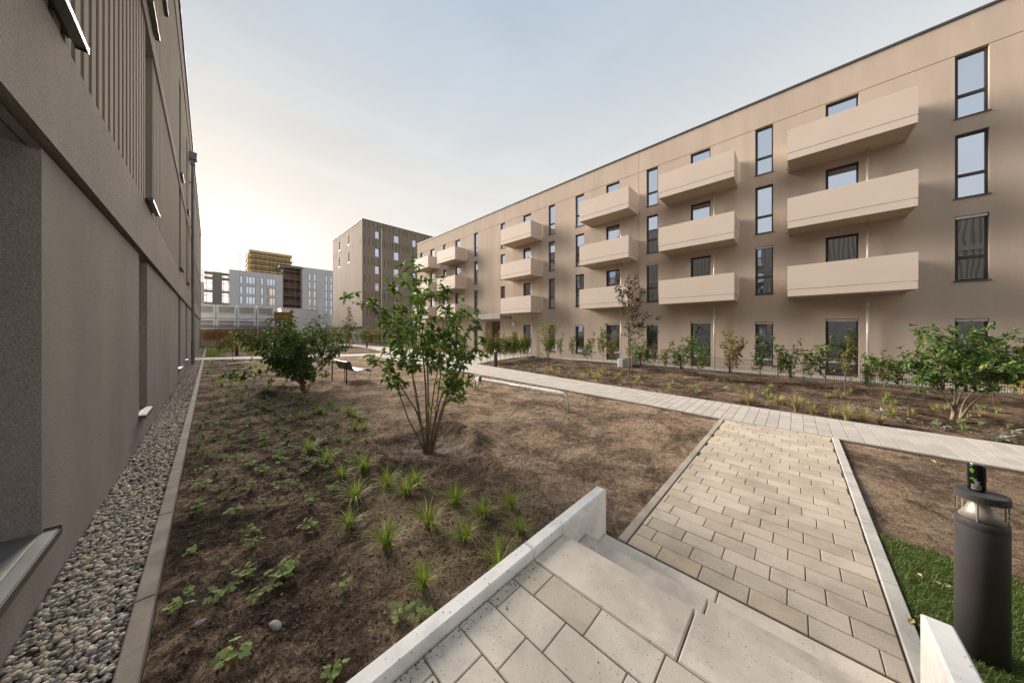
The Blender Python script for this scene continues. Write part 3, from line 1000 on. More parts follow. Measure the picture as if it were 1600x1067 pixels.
# lawn ----------------------------------------------------------------
lw = MB()
LAWN = [(2.74, -0.585), (4.55, -0.585), (4.5, -1.0), (4.43, -1.5), (4.2, -3.2), (2.6, -3.5), (2.0, -0.62)]
lw.prism(LAWN, -0.1, -0.006, 'lawnsoil')
tag(lw.build('lawn_ground'), kind='structure')
def blades(name, pos, h, wdt, lean, mt, seg=2):
    n = len(pos)
    az = rng.uniform(0, 2 * np.pi, n)
    d = np.stack([np.cos(az), np.sin(az), np.zeros(n)], -1)
    s_ = np.stack([-np.sin(az), np.cos(az), np.zeros(n)], -1)
    L_ = lean * rng.uniform(0.2, 1.3, n)
    rows = []
    for k in range(seg + 1):
        t = k / seg
        c = pos + d * (h * L_ * t ** 1.8)[:, None] + np.array([0, 0, 1]) * (h * t * (1 - 0.35 * np.clip(L_, 0, 1.4) * t))[:, None]
        wk_ = wdt * (1 - 0.85 * t)
        rows += [c - s_ * wk_, c + s_ * wk_]
    V = np.stack(rows, 1)
    F = np.array([[2 * k, 2 * k + 1, 2 * k + 3, 2 * k + 2] for k in range(seg)])
    F = F[None] + (np.arange(n) * (2 * (seg + 1)))[:, None, None]
    return npmesh(name, V.reshape(-1, 3), F.reshape(-1, 4), mt)
n = 60000
gp = np.stack([rng.uniform(2.0, 4.75, n), -0.59 - 2.6 * rng.random(n), np.full(n, -0.008)], -1)
edge_x = 4.55 - 0.1 * (-gp[:, 1] - 0.58) + 0.25 * fbm(gp[:, 1] * 4, gp[:, 0] * 4, 3)
gp = gp[gp[:, 0] < edge_x]
gp = gp[np.hypot(gp[:, 0] - 3.284, gp[:, 1] + 0.819) > 0.1]
hh = rng.uniform(0.02, 0.05, len(gp))
tag(blades('lawn_grass', gp, hh, 0.0022, 0.9, 'lawn'), kind='stuff')

# ------------------------------------------------------------------ STAIRS
ld = MB()
x = 1.586
i = 0
ln = 0.342
pit = 0.213
while x > -0.84:
    xe = max(x - pit, -0.845)
    yy = -0.49 - ln + (0.235 + 0.105 * i) % ln + 0.035
    while yy < 1.325:
        a, b = max(yy, -0.49), min(yy + ln, 1.325)
        if b - a > 0.03:
            ld.box((xe + 0.003, a + 0.003, 0.28), (x - 0.003, b - 0.003, 0.36 + random.uniform(-0.001, 0.001)), 'slab', 0.004)
        yy += ln
    x, i = xe, i + 1
ld.box((-0.85, -0.495, -0.05), (1.58, 1.328, 0.345), 'joint')
tag(ld.build('landing'), kind='structure')
st = MB()
for (xa, xb, zt) in ((1.592, 1.963, 0.36), (1.95, 2.325, 0.18), (2.32, 2.675, 0.006)):
    zb = zt - 0.17
    for ya, yb in ((-0.49, 0.413), (0.421, 1.326)):
        st.box((xa, ya, zb), (xb, yb, zt), 'step', 0.008)
st.box((1.6, -0.48, -0.1), (1.94, 1.31, 0.18), 'joint')
tag(st.build('steps'), kind='structure')
def cheek(name, label, y0, y1, x_list):
    mb = MB()
    for a, b in x_list:
        mb.box((a + 0.003, y0, -0.3), (b - 0.003, y1, 0.425), 'concrete', 0.010)
    o = mb.build(name)
    return tag(o, label, 'wall')
cheek('stair_wall', 'low light concrete cheek wall beside the steps, next to the sandy planting bed', 1.331, 1.43, [(-0.24, 0.41), (0.41, 1.605), (1.605, 2.70)])
cheek('stair_wall', 'low light concrete cheek wall end beside the big bollard on the lawn', -0.60, -0.495, [(-0.85, 1.3), (1.3, 2.722)])

# ------------------------------------------------------------------ RIGHT BUILDING
XF = 18.0
rb = thing('apartment_building', 'long beige rendered four-storey apartment block with rows of solid beige balconies', 'building', (XF, 0, 0))
PR = lambda u, v, d: (XF + d, u, v)
WIN = [(-4.633, -3.985), (0.728, 1.363), (5.70, 6.337), (10.495, 11.183), (12.951, 13.547), (18.287, 18.856), (22.033, 22.623), (27.482, 28.115), (32.463, 33.162), (-12.0, -11.36)]
DOOR = [(-1.825, -0.918), (3.149, 4.047), (7.973, 8.874), (15.275, 16.14), (24.834, 25.798), (29.845, 30.83), (-9.3, -8.4)]
LV = [(9.32, 11.5), (6.55, 8.757), (3.70, 5.93)]
rects = []
RD = 0.20
for (a, b) in WIN:
    for z0, z1 in LV:
        rects.append((a, b, z0, z1, RD, 'black'))
    if not (18.2 < a < 18.9):
        rects.append((a, b, 0.43, 2.40, RD, 'black'))
for (a, b) in DOOR:
    for z0, z1 in ((9.30, 11.475), (6.50, 8.757), (3.70, 5.90), (0.12, 2.47)):
        rects.append((a, b, z0, z1, RD, 'black'))
rects.append((18.9, 20.9, 0.0, 2.9, 0.9, 'doorwood'))      # entrance recess
rects.append((16.9, 17.35, 0.1, 1.9, RD, 'black'))
rects.append((-25, 33.88, 11.5, 11.522, 0.025, 'groove'))
rects.append((6.775, 6.793, 0.0, 12.7, 0.02, 'groove'))
wall = MB()
depth_wall(wall, PR, (-25.0, 33.88), (-0.1, 12.74), rects, 'plaster')
wall.face([(XF, 33.88, -0.1), (32, 33.88, -0.1), (32, 33.88, 12.74), (XF, 33.88, 12.74)], 'plaster')
wall.face([(XF, -25, -0.1), (32, -25, -0.1), (32, -25, 12.74), (XF, -25, 12.74)], 'plaster')
wall.face([(32, -25, -0.1), (32, 33.88, -0.1), (32, 33.88, 12.74), (32, -25, 12.74)], 'plaster')
def child(mb, name, par, **k):
    o = mb.build(name, **k)
    o.parent = par
    o.matrix_parent_inverse = par.matrix_world.inverted() if False else o.matrix_parent_inverse
    return o
def build_local(mb, name, root, smooth=False):
    """vertices given in world space, root is an unrotated empty: shift them into its frame"""
    lx, ly, lz = root.location
    mb.v = [(a - lx, b - ly, c - lz) for a, b, c in mb.v]
    return mb.build(name, root, smooth)
def build_sub(mb, name, root, part, smooth=False):
    lx, ly, lz = root.location
    mb.v = [(a - lx, b - ly, c - lz) for a, b, c in mb.v]
    return mb.build(name, part, smooth)
build_local(wall, 'wall', rb)
rf = MB()
rf.box((XF - 0.045, -25.05, 12.745), (XF + 0.35, 33.93, 12.83), 'coping', 0.004)
rf.box((XF + 0.35, -25, 12.6), (32, 33.88, 12.72), 'coping')
build_local(rf, 'roof', rb)

def window_right(a, b, z0, z1, sill=True, mull=True, shutter=False, door=False):
    fr = MB()
    x0, x1 = XF + 0.105, XF + 0.165
    t = 0.055
    fr.box((x0, a + 0.001, z0 + 0.001), (x1, a + t, z1 - 0.001), 'frame')
    fr.box((x0, b - t - 0.03, z0 + 0.001), (x1, b - 0.001, z1 - 0.001), 'frame')
    fr.box((x0, a + t, z0 + 0.001), (x1, b - t - 0.03, z0 + t), 'frame')
    fr.box((x0, a + t, z1 - t - 0.03), (x1, b - t - 0.03, z1 - 0.001), 'frame')
    if mull:
        zm = z0 + 0.36 * (z1 - z0)
        fr.box((x0 - 0.004, a + t, zm - 0.05), (x1, b - t - 0.03, zm + 0.05), 'frame')
    part = build_local(fr, 'door' if door else 'window', rb)
    gl = MB()
    xx = XF + 0.14
    tl = random.uniform(-0.006, 0.006)
    gl.face([(xx + tl, a + t, z0 + t), (xx, b - t - 0.03, z0 + t), (xx, b - t - 0.03, z1 - t), (xx + tl, a + t, z1 - t)], 'glass')
    build_sub(gl, 'pane', rb, part)
    if sill:
        s = MB()
        s.box((XF - 0.05, a - 0.03, z0 - 0.035), (XF + 0.10, b + 0.03, z0 - 0.002), 'silldark', 0.004)
        build_sub(s, 'sill', rb, part)
    if shutter:
        s = MB()
        s.box((XF + 0.03, a + 0.02, z1 - 0.1), (XF + 0.09, b - 0.02, z1 - 0.012), 'shutter', 0.004)
        build_sub(s, 'shutter_box', rb, part)
    if door:
        h = MB()
        h.box((XF + 0.085, b - t - 0.015, z0 + 1.0), (XF + 0.10, b - t + 0.01, z0 + 1.13), 'alu')
        build_sub(h, 'handle', rb, part)
for (a, b) in WIN[:9]:
    for k, (z0, z1) in enumerate(LV):
        window_right(a, b, z0, z1, shutter=(k == 2 and a < 7))
    if not (18.2 < a < 18.9):
        window_right(a, b, 0.43, 2.40, shutter=a < 12, mull=False)
for (a, b) in DOOR[:6]:
    for z0, z1 in ((9.30, 11.475), (6.50, 8.757), (3.70, 5.90)):
        window_right(a, b, z0, z1, sill=False, mull=False, door=True)
    window_right(a, b, 0.12, 2.47, sill=False, mull=False, door=True, shutter=a < 12)
BALC = [(-2.975, 0.228), (2.0, 5.205), (6.828, 10.004), (14.131, 17.351), (23.791, 27.02), (28.833, 32.004), (-10.6, -7.4)]
BX = 16.6
for bi, (a, b) in enumerate(BALC):
    for zb in (9.01, 6.195, 3.395):
        q = MB()
        zs, zt = zb + 0.27, zb + 1.24
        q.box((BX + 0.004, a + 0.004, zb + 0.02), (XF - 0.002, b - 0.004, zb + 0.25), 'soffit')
        q.box((BX, a, zb), (BX + 0.05, b, zs), 'balcony', 0.004)
        q.box((BX + 0.05, a, zb), (XF - 0.003, a + 0.05, zs), 'balcony', 0.004)
        q.box((BX + 0.05, b - 0.05, zb), (XF - 0.003, b, zs), 'balcony', 0.004)
        part = build_local(q, 'balcony', rb)
        q = MB()
        q.box((BX - 0.006, a - 0.006, zs + 0.014), (BX + 0.045, b + 0.006, zt), 'balcony', 0.004)
        q.box((BX + 0.045, a - 0.006, zs + 0.014), (XF - 0.03, a + 0.045, zt), 'balcony', 0.004)
        q.box((BX + 0.045, b - 0.045, zs + 0.014), (XF - 0.03, b + 0.006, zt), 'balcony', 0.004)
        build_sub(q, 'parapet', rb, part)
        if bi < 2:
            q = MB()
            q.tube([(XF - 0.01, b + 0.02, zb + 0.16), (XF - 0.14, b + 0.06, zb + 0.15)], 0.012, 'zinc', 6)
            build_sub(q, 'overflow_spout', rb, part)
for (a, b) in BALC[:6]:
    yp = a + 0.95
    q = MB()
    r = 0.037
    xp = XF - 0.22
    for z0, z1 in ((6.195 + 1.2, 9.03), (3.395 + 1.2, 6.21)):
        q.tube([(xp, yp, 6.4 if z0 > 5 else 3.6), (xp, yp, z1)], r, 'pipewhite', 10)
    q.tube([(xp, yp, 0.05), (xp, yp, 3.41)], r, 'pipewhite', 10)
    q.tube([(xp, yp, 2.98), (xp, yp, 3.05)], r + 0.012, 'pipewhite', 10)
    q.box((xp, yp - 0.06, 2.9), (XF - 0.01, yp - 0.05, 2.92), 'zinc')
    build_local(q, 'drainpipe', rb, True)
# entrance: canopy, inner door, yellow post, round lamp
q = MB()
q.box((XF - 1.4, 17.45, 3.0), (XF - 0.003, 21.4, 3.42), 'canopy', 0.01)
build_local(q, 'canopy', rb)
q = MB()
q.box((XF + 0.78, 19.0, 0.05), (XF + 0.86, 20.0, 2.3), 'frame')
part = build_local(q, 'door', rb)
q = MB()
q.face([(XF + 0.775, 19.12, 0.2), (XF + 0.775, 19.88, 0.2), (XF + 0.775, 19.88, 2.2), (XF + 0.775, 19.12, 2.2)], 'glass')
build_sub(q, 'pane', rb, part)
q = MB()
q.box((XF - 0.10, 17.08, 0), (XF - 0.003, 17.28, 0.0), 'white')
q = MB()
for k in range(24):
    pass
q.v, q.f, q.mi = [], [], []
prof = [(0.0, 0.0), (0.17, 0.0), (0.17, 0.05), (0.14, 0.085), (0.0, 0.1)]
k = q.m('white')
ns = 20
for r_, d_ in prof:
    for j in range(ns):
        an = 2 * math.pi * j / ns
        q.v.append((XF - 0.003 - d_, 17.216 + r_ * math.cos(an), 2.6 + r_ * math.sin(an)))
for i_ in range(len(prof) - 1):
    for j in range(ns):
        a0, a1 = i_ * ns + j, i_ * ns + (j + 1) % ns
        q.f.append((a0, a1, a1 + ns, a0 + ns))
        q.mi.append(k)
build_local(q, 'wall_lamp', rb, True)
q = MB()
q.tube([(XF - 0.12, 21.1, 0), (XF - 0.12, 21.1, 3.0)], 0.05, 'balcony', 10)
build_local(q, 'canopy_post', rb)

# ------------------------------------------------------------------ LEFT BUILDING
XL = -0.853
lb = thing('apartment_building', 'dark grey-brown building at the left edge with vertically ribbed upper storeys', 'building', (XL, 0, 0))
PL = lambda u, v, d: (XL - d, u, v)
Y0, Y1 = -14.0, 54.9
GW = [(1.6, 3.944), (8.139, 9.10), (17.1, 18.4), (22.0, 23.2), (28.5, 29.5), (36, 37), (44, 45)]
UW = [(2.4, 4.40), (8.63, 9.64), (17.2, 18.2), (22.1, 23.1), (29.0, 30.0), (38, 39)]
rects = [(Y0, Y1, 3.30, 3.37, 0.06, 'plaster_dark')]
for a, b in GW:
    rects.append((a, b, 0.49, 3.30, 0.34, 'black'))
lw1 = MB()
depth_wall(lw1, PL, (Y0, Y1), (-0.1, 3.3), [(a, b, 0.49, 3.30, 0.34, 'black') for a, b in GW], 'plaster_dark')
# slight overhang of the storey band over the ground-floor wall, with a shadow gap below it
PB = lambda u, v, d: (XL + 0.045 - d, u, v)
depth_wall(lw1, PB, (Y0, Y1), (3.355, 4.27), [], 'plaster_dark')
lw1.face([(XL + 0.045, Y0, 3.355), (XL + 0.045, Y1, 3.355), (XL - 0.06, Y1, 3.355), (XL - 0.06, Y0, 3.355)], 'plaster_dark')
lw1.face([(XL - 0.06, Y0, 3.29), (XL - 0.06, Y1, 3.29), (XL - 0.06, Y1, 3.36), (XL - 0.06, Y0, 3.36)], 'black')
lw1.face([(XL, Y0, 3.3), (XL, Y1, 3.3), (XL - 0.07, Y1, 3.3), (XL - 0.07, Y0, 3.3)], 'plaster_dark')
lw1.face([(XL + 0.045, Y0, 4.27), (XL + 0.045, Y1, 4.27), (XL - 0.12, Y1, 4.27), (XL - 0.12, Y0, 4.27)], 'plaster_dark')
depth_wall(lw1, PB, (Y0, Y1), (7.67, 8.05), [], 'plaster_dark')
for zz in (7.67, 8.05):
    lw1.face([(XL + 0.045, Y0, zz), (XL + 0.045, Y1, zz), (XL - 0.12, Y1, zz), (XL - 0.12, Y0, zz)], 'plaster_dark')
YS = 12.0      # unseen part nearer the steps, roof lowered so panes mirror sky and light enters
depth_wall(lw1, PB, (YS, Y1), (12.95, 14.1), [], 'plaster_dark')
lw1.face([(XL + 0.045, YS, 12.95), (XL + 0.045, Y1, 12.95), (XL - 0.12, Y1, 12.95), (XL - 0.12, YS, 12.95)], 'plaster_dark')
lw1.face([(XL + 0.045, YS, 10.3), (-14, YS, 10.3), (-14, YS, 14.1), (XL + 0.045, YS, 14.1)], 'plaster_dark')
lw1.face([(XL - 0.1, Y1, -0.1), (-14, Y1, -0.1), (-14, Y1, 14.1), (XL - 0.1, Y1, 14.1)], 'plaster_dark')
lw1.face([(XL - 0.4, Y0, -0.1), (-14, Y0, -0.1), (-14, Y0, 10.3), (XL - 0.4, Y0, 10.3)], 'plaster_dark')
lw1.face([(XL + 0.045, Y1, 3.355), (XL - 0.12, Y1, 3.355), (XL - 0.12, Y1, 14.1), (XL + 0.045, Y1, 14.1)], 'plaster_dark')
lw1.face([(XL, Y1, -0.1), (XL - 0.2, Y1, -0.1), (XL - 0.2, Y1, 3.3), (XL, Y1, 3.3)], 'plaster_dark')
build_local(lw1, 'wall', lb)
def ribs(z0, z1, wz0, wz1, Y0=Y0, Y1=Y1):
    rr = []
    yy = Y0
    k = 0
    pt = 0.262
    while yy < Y1:
        rr.append((yy, yy + 0.148, z0, z1, 0.0, 'ribs'))
        yy += pt
    # base depth is the recess between ribs, windows cut deepest
    base = [(Y0, Y1, z0, z1, 0.055, 'ribs')] + rr
    for a, b in UW:
        base.append((a, b, wz0, wz1, 0.26, 'black'))
    q_ = MB()
    PQ = lambda u, v, d: (XL + 0.02 - d, u, v)
    depth_wall(q_, PQ, (Y0, Y1), (z0, z1), base, 'ribs')
    build_local(q_, 'ribbed_cladding', lb)
ribs(4.27, 7.67, 4.42, 7.66)
ribs(8.05, 12.95, 8.12, 11.9, YS, Y1)
ribs(8.05, 10.3, 8.12, 10.2, Y0, YS)
q = MB()
q.box((XL + 0.09, YS - 0.05, 14.1), (XL - 0.5, Y1 + 0.05, 14.2), 'coping', 0.004)
q.box((XL - 0.5, YS, 14.0), (-14, Y1, 14.12), 'coping')
q.box((XL + 0.09, Y0 - 0.05, 10.3), (XL - 0.5, YS - 0.01, 10.4), 'coping', 0.004)
q.box((XL - 0.5, Y0, 10.2), (-14, YS - 0.01, 10.32), 'coping')
build_local(q, 'roof', lb)
def win_left(a, b, z0, z1, xo, dp):
    fr = MB()
    x0, x1 = xo - dp + 0.01, xo - dp + 0.06
    t = 0.06
    fr.box((x0, a + 0.001, z0 + 0.001), (x1, a + t, z1 - 0.001), 'frame')
    fr.box((x0, b - t, z0 + 0.001), (x1, b - 0.001, z1 - 0.001), 'frame')
    fr.box((x0, a + t, z0 + 0.001), (x1, b - t, z0 + t), 'frame')
    fr.box((x0, a + t, z1 - t), (x1, b - t, z1 - 0.001), 'frame')
    part = build_local(fr, 'window', lb)
    g = MB()
    xx = x0 + 0.02
    g.face([(xx, a + t, z0 + t), (xx, b - t, z0 + t), (xx, b - t, z1 - t), (xx, a + t, z1 - t)], 'glass')
    build_sub(g, 'pane', lb, part)
    s = MB()
    # sloped sill with upturned ends
    sx0, sx1 = xo - dp + 0.06, xo + 0.075
    ya, yb = a + 0.002, b - 0.002
    s.face([(sx0, ya, z0 + 0.035), (sx0, yb, z0 + 0.035), (xo, yb, z0 + 0.012), (xo, ya, z0 + 0.012)], 'sillgrey')
    s.box((xo, a - 0.03, z0 - 0.012), (sx1 - 0.007, b + 0.03, z0 + 0.012), 'sillgrey', 0.003)
    s.box((sx1 - 0.006, a - 0.03, z0 - 0.045), (sx1 + 0.002, b + 0.03, z0 + 0.006), 'silldark')
    s.box((xo + 0.002, b + 0.026, z0 - 0.03), (sx1 + 0.002, b + 0.036, z0 + 0.028), 'silldark')
    s.box((xo + 0.002, a - 0.036, z0 - 0.03), (sx1 + 0.002, a - 0.026, z0 + 0.028), 'silldark')
    build_sub(s, 'sill', lb, part)
for a, b in GW[:4]:
    win_left(a, b, 0.49, 3.30, XL, 0.34)
for a, b in UW[:4]:
    win_left(a, b, 4.42, 7.66, XL + 0.045, 0.26)
    win_left(a, b, 8.12, 11.9 if a > YS else 10.2, XL + 0.045, 0.26)
q = MB()
px_, py_ = XL + 0.16, 25.3
q.tube([(px_, py_, -0.05), (px_, py_, 11.7)], 0.065, 'zinc', 12)
q.tube([(px_, py_, 0.05), (px_, py_, 1.4)], 0.075, 'zinc', 12)
q.box((px_ - 0.15, py_ - 0.2, 11.95), (px_ + 0.17, py_ + 0.2, 12.35), 'zinc', 0.01)
q.prism([(px_ - 0.1, py_ - 0.12), (px_ + 0.1, py_ - 0.12), (px_ + 0.1, py_ + 0.12), (px_ - 0.1, py_ + 0.12)], 11.65, 11.96, 'zinc')
for z in (2.0, 5.0, 8.0, 10.6):
    q.box((XL, py_ - 0.08, z), (px_ + 0.07, py_ + 0.08, z + 0.03), 'zinc')
build_local(q, 'drainpipe', lb, False)

# ------------------------------------------------------------------ TOWER
TX, TY, TZ = 17.5, 51.4, 20.5
tw = thing('apartment_tower', 'dark taupe seven-storey block with banded vertical grooves behind the young tree', 'building', (TX, TY, 0))
q = MB()
TW_R = [(19.54, 20.28), (22.8, 23.78), (26.32, 27.09)]
TW_Z = [(17.74, 19.07), (14.63, 16.12), (11.7, 13.1), (8.8, 10.2), (5.9, 7.3), (2.6, 4.4)]
rc = []
rg = random.Random(3)
for z0, z1 in ((19.25, 20.5), (16.2, 17.55), (13.0, 14.45), (10.1, 11.4), (7.2, 8.5), (4.4, 5.7)):
    yy = TX + 0.35
    while yy < 38:
        if rg.random() < 0.85:
            rc.append((yy, yy + 0.09, z0 + 0.1, min(z1, 20.3), 0.06, 'groove'))
        yy += rg.choice((0.4, 0.55, 0.7))
for a, b in TW_R:
    for z0, z1 in TW_Z:
        rc.append((a, b, z0, z1, 0.18, 'black'))
depth_wall(q, lambda u, v, d: (u, TY + d, v), (TX, 38.0), (-0.1, TZ), rc, 'towerside')
rc = []
for z0, z1 in ((19.3, 20.5), (16.2, 17.5), (13.4, 14.2)):
    yy = TY + 0.8
    while yy < 68:
        if rg.random() < 0.7 and z0 > 15:
            rc.append((yy, yy + 0.1, z0 + 0.1, min(z1, 20.3), 0.06, 'groove'))
        yy += rg.choice((0.8, 1.1, 1.4))
TW_L = [(63.0, 63.75), (57.57, 58.3)]
for a, b in TW_L:
    for z0, z1 in ((17.57, 19.2), (14.4, 16.2)):
        rc.append((a, b, z0, z1, 0.18, 'black'))
depth_wall(q, lambda u, v, d: (TX + d, u, v), (TY, 68.0), (2.7, TZ), rc, 'towerside')
depth_wall(q, lambda u, v, d: (TX + 0.3 + d, u, v), (TY + 0.3, 68.0), (-0.1, 2.7), [], 'greyslab')
q.face([(TX, TY, 2.7), (TX + 0.3, TY, 2.7), (TX + 0.3, 68, 2.7), (TX, 68, 2.7)], 'towerside')
q.face([(TX, 68, -0.1), (38, 68, -0.1), (38, 68, TZ), (TX, 68, TZ)], 'towerside')
q.face([(38, TY, -0.1), (38, 68, -0.1), (38, 68, TZ), (38, TY, TZ)], 'towerside')
build_local(q, 'wall', tw)
q = MB()
q.box((TX - 0.05, TY - 0.05, TZ), (38.05, 68.05, TZ + 0.1), 'coping')
build_local(q, 'roof', tw)
for a, b in TW_R:
    for z0, z1 in TW_Z:
        f = MB()
        f.box((a, TY + 0.09, z0), (b, TY + 0.14, z0 + 0.07), 'frame')
        f.box((a, TY + 0.09, z1 - 0.07), (b, TY + 0.14, z1), 'frame')
        f.box((a, TY + 0.09, z0 + 0.07), (a + 0.07, TY + 0.14, z1 - 0.07), 'frame')
        f.box((b - 0.07, TY + 0.09, z0 + 0.07), (b, TY + 0.14, z1 - 0.07), 'frame')
        p = build_local(f, 'window', tw)
        f = MB()
        f.face([(a + 0.07, TY + 0.12, z0 + 0.07), (b - 0.07, TY + 0.12, z0 + 0.07), (b - 0.07, TY + 0.12, z1 - 0.07), (a + 0.07, TY + 0.12, z1 - 0.07)], 'glass_far')
        build_sub(f, 'pane', tw, p)
        f = MB()
        f.box((a - 0.05, TY - 0.06, z0 - 0.06), (b + 0.05, TY + 0.08, z0 - 0.01), 'alu')
        build_sub(f, 'sill', tw, p)
for a, b in TW_L:
    for z0, z1 in ((17.57, 19.2), (14.4, 16.2)):
        f = MB()
        f.box((TX + 0.1, a, z0), (TX + 0.15, b, z1), 'frame')
        p = build_local(f, 'window', tw)
        f = MB()
        f.box((TX - 0.06, a - 0.05, z0 - 0.1), (TX + 0.08, b + 0.05, z0 - 0.01), 'alu')
        build_sub(f, 'sill', tw, p)
q = MB()
q.tube([(20.6, TY - 0.12, 0), (20.6, TY - 0.12, 19.9)], 0.07, 'pipewhite', 8)
q.box((20.45, TY - 0.2, 19.7), (20.75, TY - 0.003, 20.0), 'zinc')
build_local(q, 'drainpipe', tw)
q = MB()
q.box((23.3, TY - 0.02, 0), (25.0, TY - 0.003, 2.4), 'frame')
build_local(q, 'door', tw)

# ------------------------------------------------------------------ FAR BUILDINGS
YB = 114.0
gb_ = thing('apartment_building', 'pale grey unfinished apartment block far behind the shrubs, with open stair bay', 'building', (0, YB, 0))
q = MB()
rw = []
pal_win = []
for z0, z1 in ((15.65, 17.84), (12.65, 14.9), (9.75, 12.0), (6.9, 9.0)):
    for a, b in ((5.93, 6.6), (7.2, 9.3), (10.5, 11.16), (11.9, 13.9)):
        pal_win.append((a, b, z0, z1))
for k in range(5):
    z1 = 20.8 - 2.75 * k
    for a, b in ((22.4, 23.05), (23.75, 24.45), (27.18, 27.8), (28.54, 29.2)):
        pal_win.append((a, b, z1 - 2.35, z1))
for a, b, z0, z1 in pal_win:
    rw.append((a, b, z0, z1, 0.25, 'black'))
depth_wall(q, lambda u, v, d: (u, YB + d, v), (3.75, 15.7), (-0.1, 19.3), [r for r in rw if r[0] < 15], 'paleblock')
depth_wall(q, lambda u, v, d: (u, YB + d, v), (20.65, 36.0), (3.2, 22.6), [r for r in rw if r[0] > 20], 'paleblock')
q.box((20.65, YB + 0.3, -0.1), (36, YB + 9, 3.2), 'greyslab')
q.face([(3.75, YB, -0.1), (3.75, YB + 12, -0.1), (3.75, YB + 12, 19.3), (3.75, YB, 19.3)], 'paleblock')
q.face([(15.7, YB, 18), (15.7, YB + 12, 18), (15.7, YB + 12, 19.3), (15.7, YB, 19.3)], 'paleblock')
q.face([(3.75, YB, 19.3), (15.7, YB, 19.3), (15.7, YB + 12, 19.3), (3.75, YB + 12, 19.3)], 'greyslab')
q.face([(14.8, YB, 22.6), (36, YB, 22.6), (36, YB + 12, 22.6), (14.8, YB + 12, 22.6)], 'greyslab')
q.box((20.65, YB + 0.6, 0), (36, YB + 12, 22.5), 'black')
q.box((3.8, YB + 0.6, 0), (15.6, YB + 12, 19.2), 'black')
build_local(q, 'wall', gb_)
q = MB()
q.box((15.7, YB + 3.0, -0.1), (20.6, YB + 3.3, 21.9), 'shell')
q.box((20.3, YB + 0.1, -0.1), (20.64, YB + 3, 21.9), 'shell')
q.box((14.9, YB - 0.1, 21.9), (21.0, YB + 3.2, 22.4), 'greyslab')
for k in range(8):
    z = 2.5 + 2.6 * k
    q.box((15.75, YB + 0.2, z), (20.3, YB + 3.0, z + 0.22), 'rust')
    q.box((15.75, YB + 0.1, z + 1.0), (20.3, YB + 0.16, z + 1.08), 'rust')
for xx in (15.85, 17.2, 18.8, 20.1):
    q.box((xx, YB + 0.08, 0), (xx + 0.1, YB + 0.18, 21.9), 'rust')
build_local(q, 'stair_bay', gb_)
for a, b, z0, z1 in pal_win:
    f = MB()
    t = 0.09
    f.box((a, YB + 0.1, z0), (b, YB + 0.16, z0 + t), 'frame')
    f.box((a, YB + 0.1, z1 - t), (b, YB + 0.16, z1), 'frame')
    f.box((a, YB + 0.1, z0 + t), (a + t, YB + 0.16, z1 - t), 'frame')
    f.box((b - t, YB + 0.1, z0 + t), (b, YB + 0.16, z1 - t), 'frame')
    if b - a > 1.5:
        for m_ in (0.3, 0.68):
            xm = a + m_ * (b - a)
            f.box((xm - 0.05, YB + 0.1, z0 + t), (xm + 0.05, YB + 0.16, z1 - t), 'frame')
    f.box((a + t, YB + 0.1, z0 + 0.55), (b - t, YB + 0.16, z0 + 0.63), 'white')
    p = build_local(f, 'window', gb_)
    f = MB()
    f.face([(a + t, YB + 0.14, z0 + t), (b - t, YB + 0.14, z0 + t), (b - t, YB + 0.14, z1 - t), (a + t, YB + 0.14, z1 - t)], 'glass_far')
    build_sub(f, 'pane', gb_, p)
# open shell with scaffold left of it
sh = thing('building_shell', 'open unfinished building shell with glowing storeys at the edge of the left building', 'building', (0, YB, 0))
q = MB()
for z in (9.6, 13.0, 16.6, 18.0):
    q.box((-1.1, YB + 0.5, z - 0.15), (3.72, YB + 4.0, z + 0.15), 'scafwall')
q.box((0.45, YB + 0.2, -0.1), (2.35, YB + 0.5, 18.2), 'greyslab')
q.box((-3.5, YB - 0.5, -0.1), (-1.1, YB + 4, 14.9), 'paleblock')
q.box((-1.2, YB + 0.2, -0.1), (3.72, YB + 4, 9.4), 'greyslab')
build_local(q, 'frame_structure', sh)
q = MB()
for xx in (-2.4, -1.5, -0.75, 2.5, 3.5):
    q.box((xx, YB - 0.2, 0), (xx + 0.1, YB - 0.1, 18.6 if xx < 0 else 17.8), 'rust')
for z in (9.8, 11.6, 13.3, 15.0, 16.8):
    q.box((-2.4, YB - 0.2, z), (0.45, YB - 0.1, z + 0.1), 'rust')
    q.box((2.35, YB - 0.2, z), (3.7, YB - 0.1, z + 0.1), 'rust')
build_local(q, 'scaffold', sh)
# scaffolded high-rise
YC = 225.0
hr = thing('high_rise_shell', 'tall yellow-brown high-rise shell wrapped in scaffolding on the skyline', 'building', (15.8, YC, 0))
q = MB()
q.box((16.4, YC + 0.8, -0.1), (34.8, YC + 20, 47.6), 'scafwall')
build_local(q, 'wall', hr)
q = MB()
rg = random.Random(5)
for k in range(14):
    z = 5.2 + 3.05 * k
    q.box((15.7, YC - 0.3, z), (35.4, YC + 0.9, z + 0.3), 'scaffold')
    q.box((15.7, YC - 0.32, z + 1.05), (35.4, YC - 0.24, z + 1.6), 'scaffold')
    q.box((15.3, YC + 0.9, z), (16.4, YC + 20, z + 0.3), 'scaffold')
    q.box((15.22, YC - 0.3, z + 1.05), (15.3, YC + 20, z + 1.5), 'scaffold')
    q.box((34.8, YC + 0.9, z), (36.2, YC + 12, z + 0.3), 'scaffold')
for k in range(11):
    xx = 15.7 + k * 1.97
    q.box((xx - 0.06, YC - 0.3, 0), (xx + 0.06, YC - 0.18, 48.8), 'scaffold')
for k in range(8):
    q.box((15.24, YC + k * 2.8, 0), (15.36, YC + k * 2.8 + 0.12, 48.8), 'scaffold')
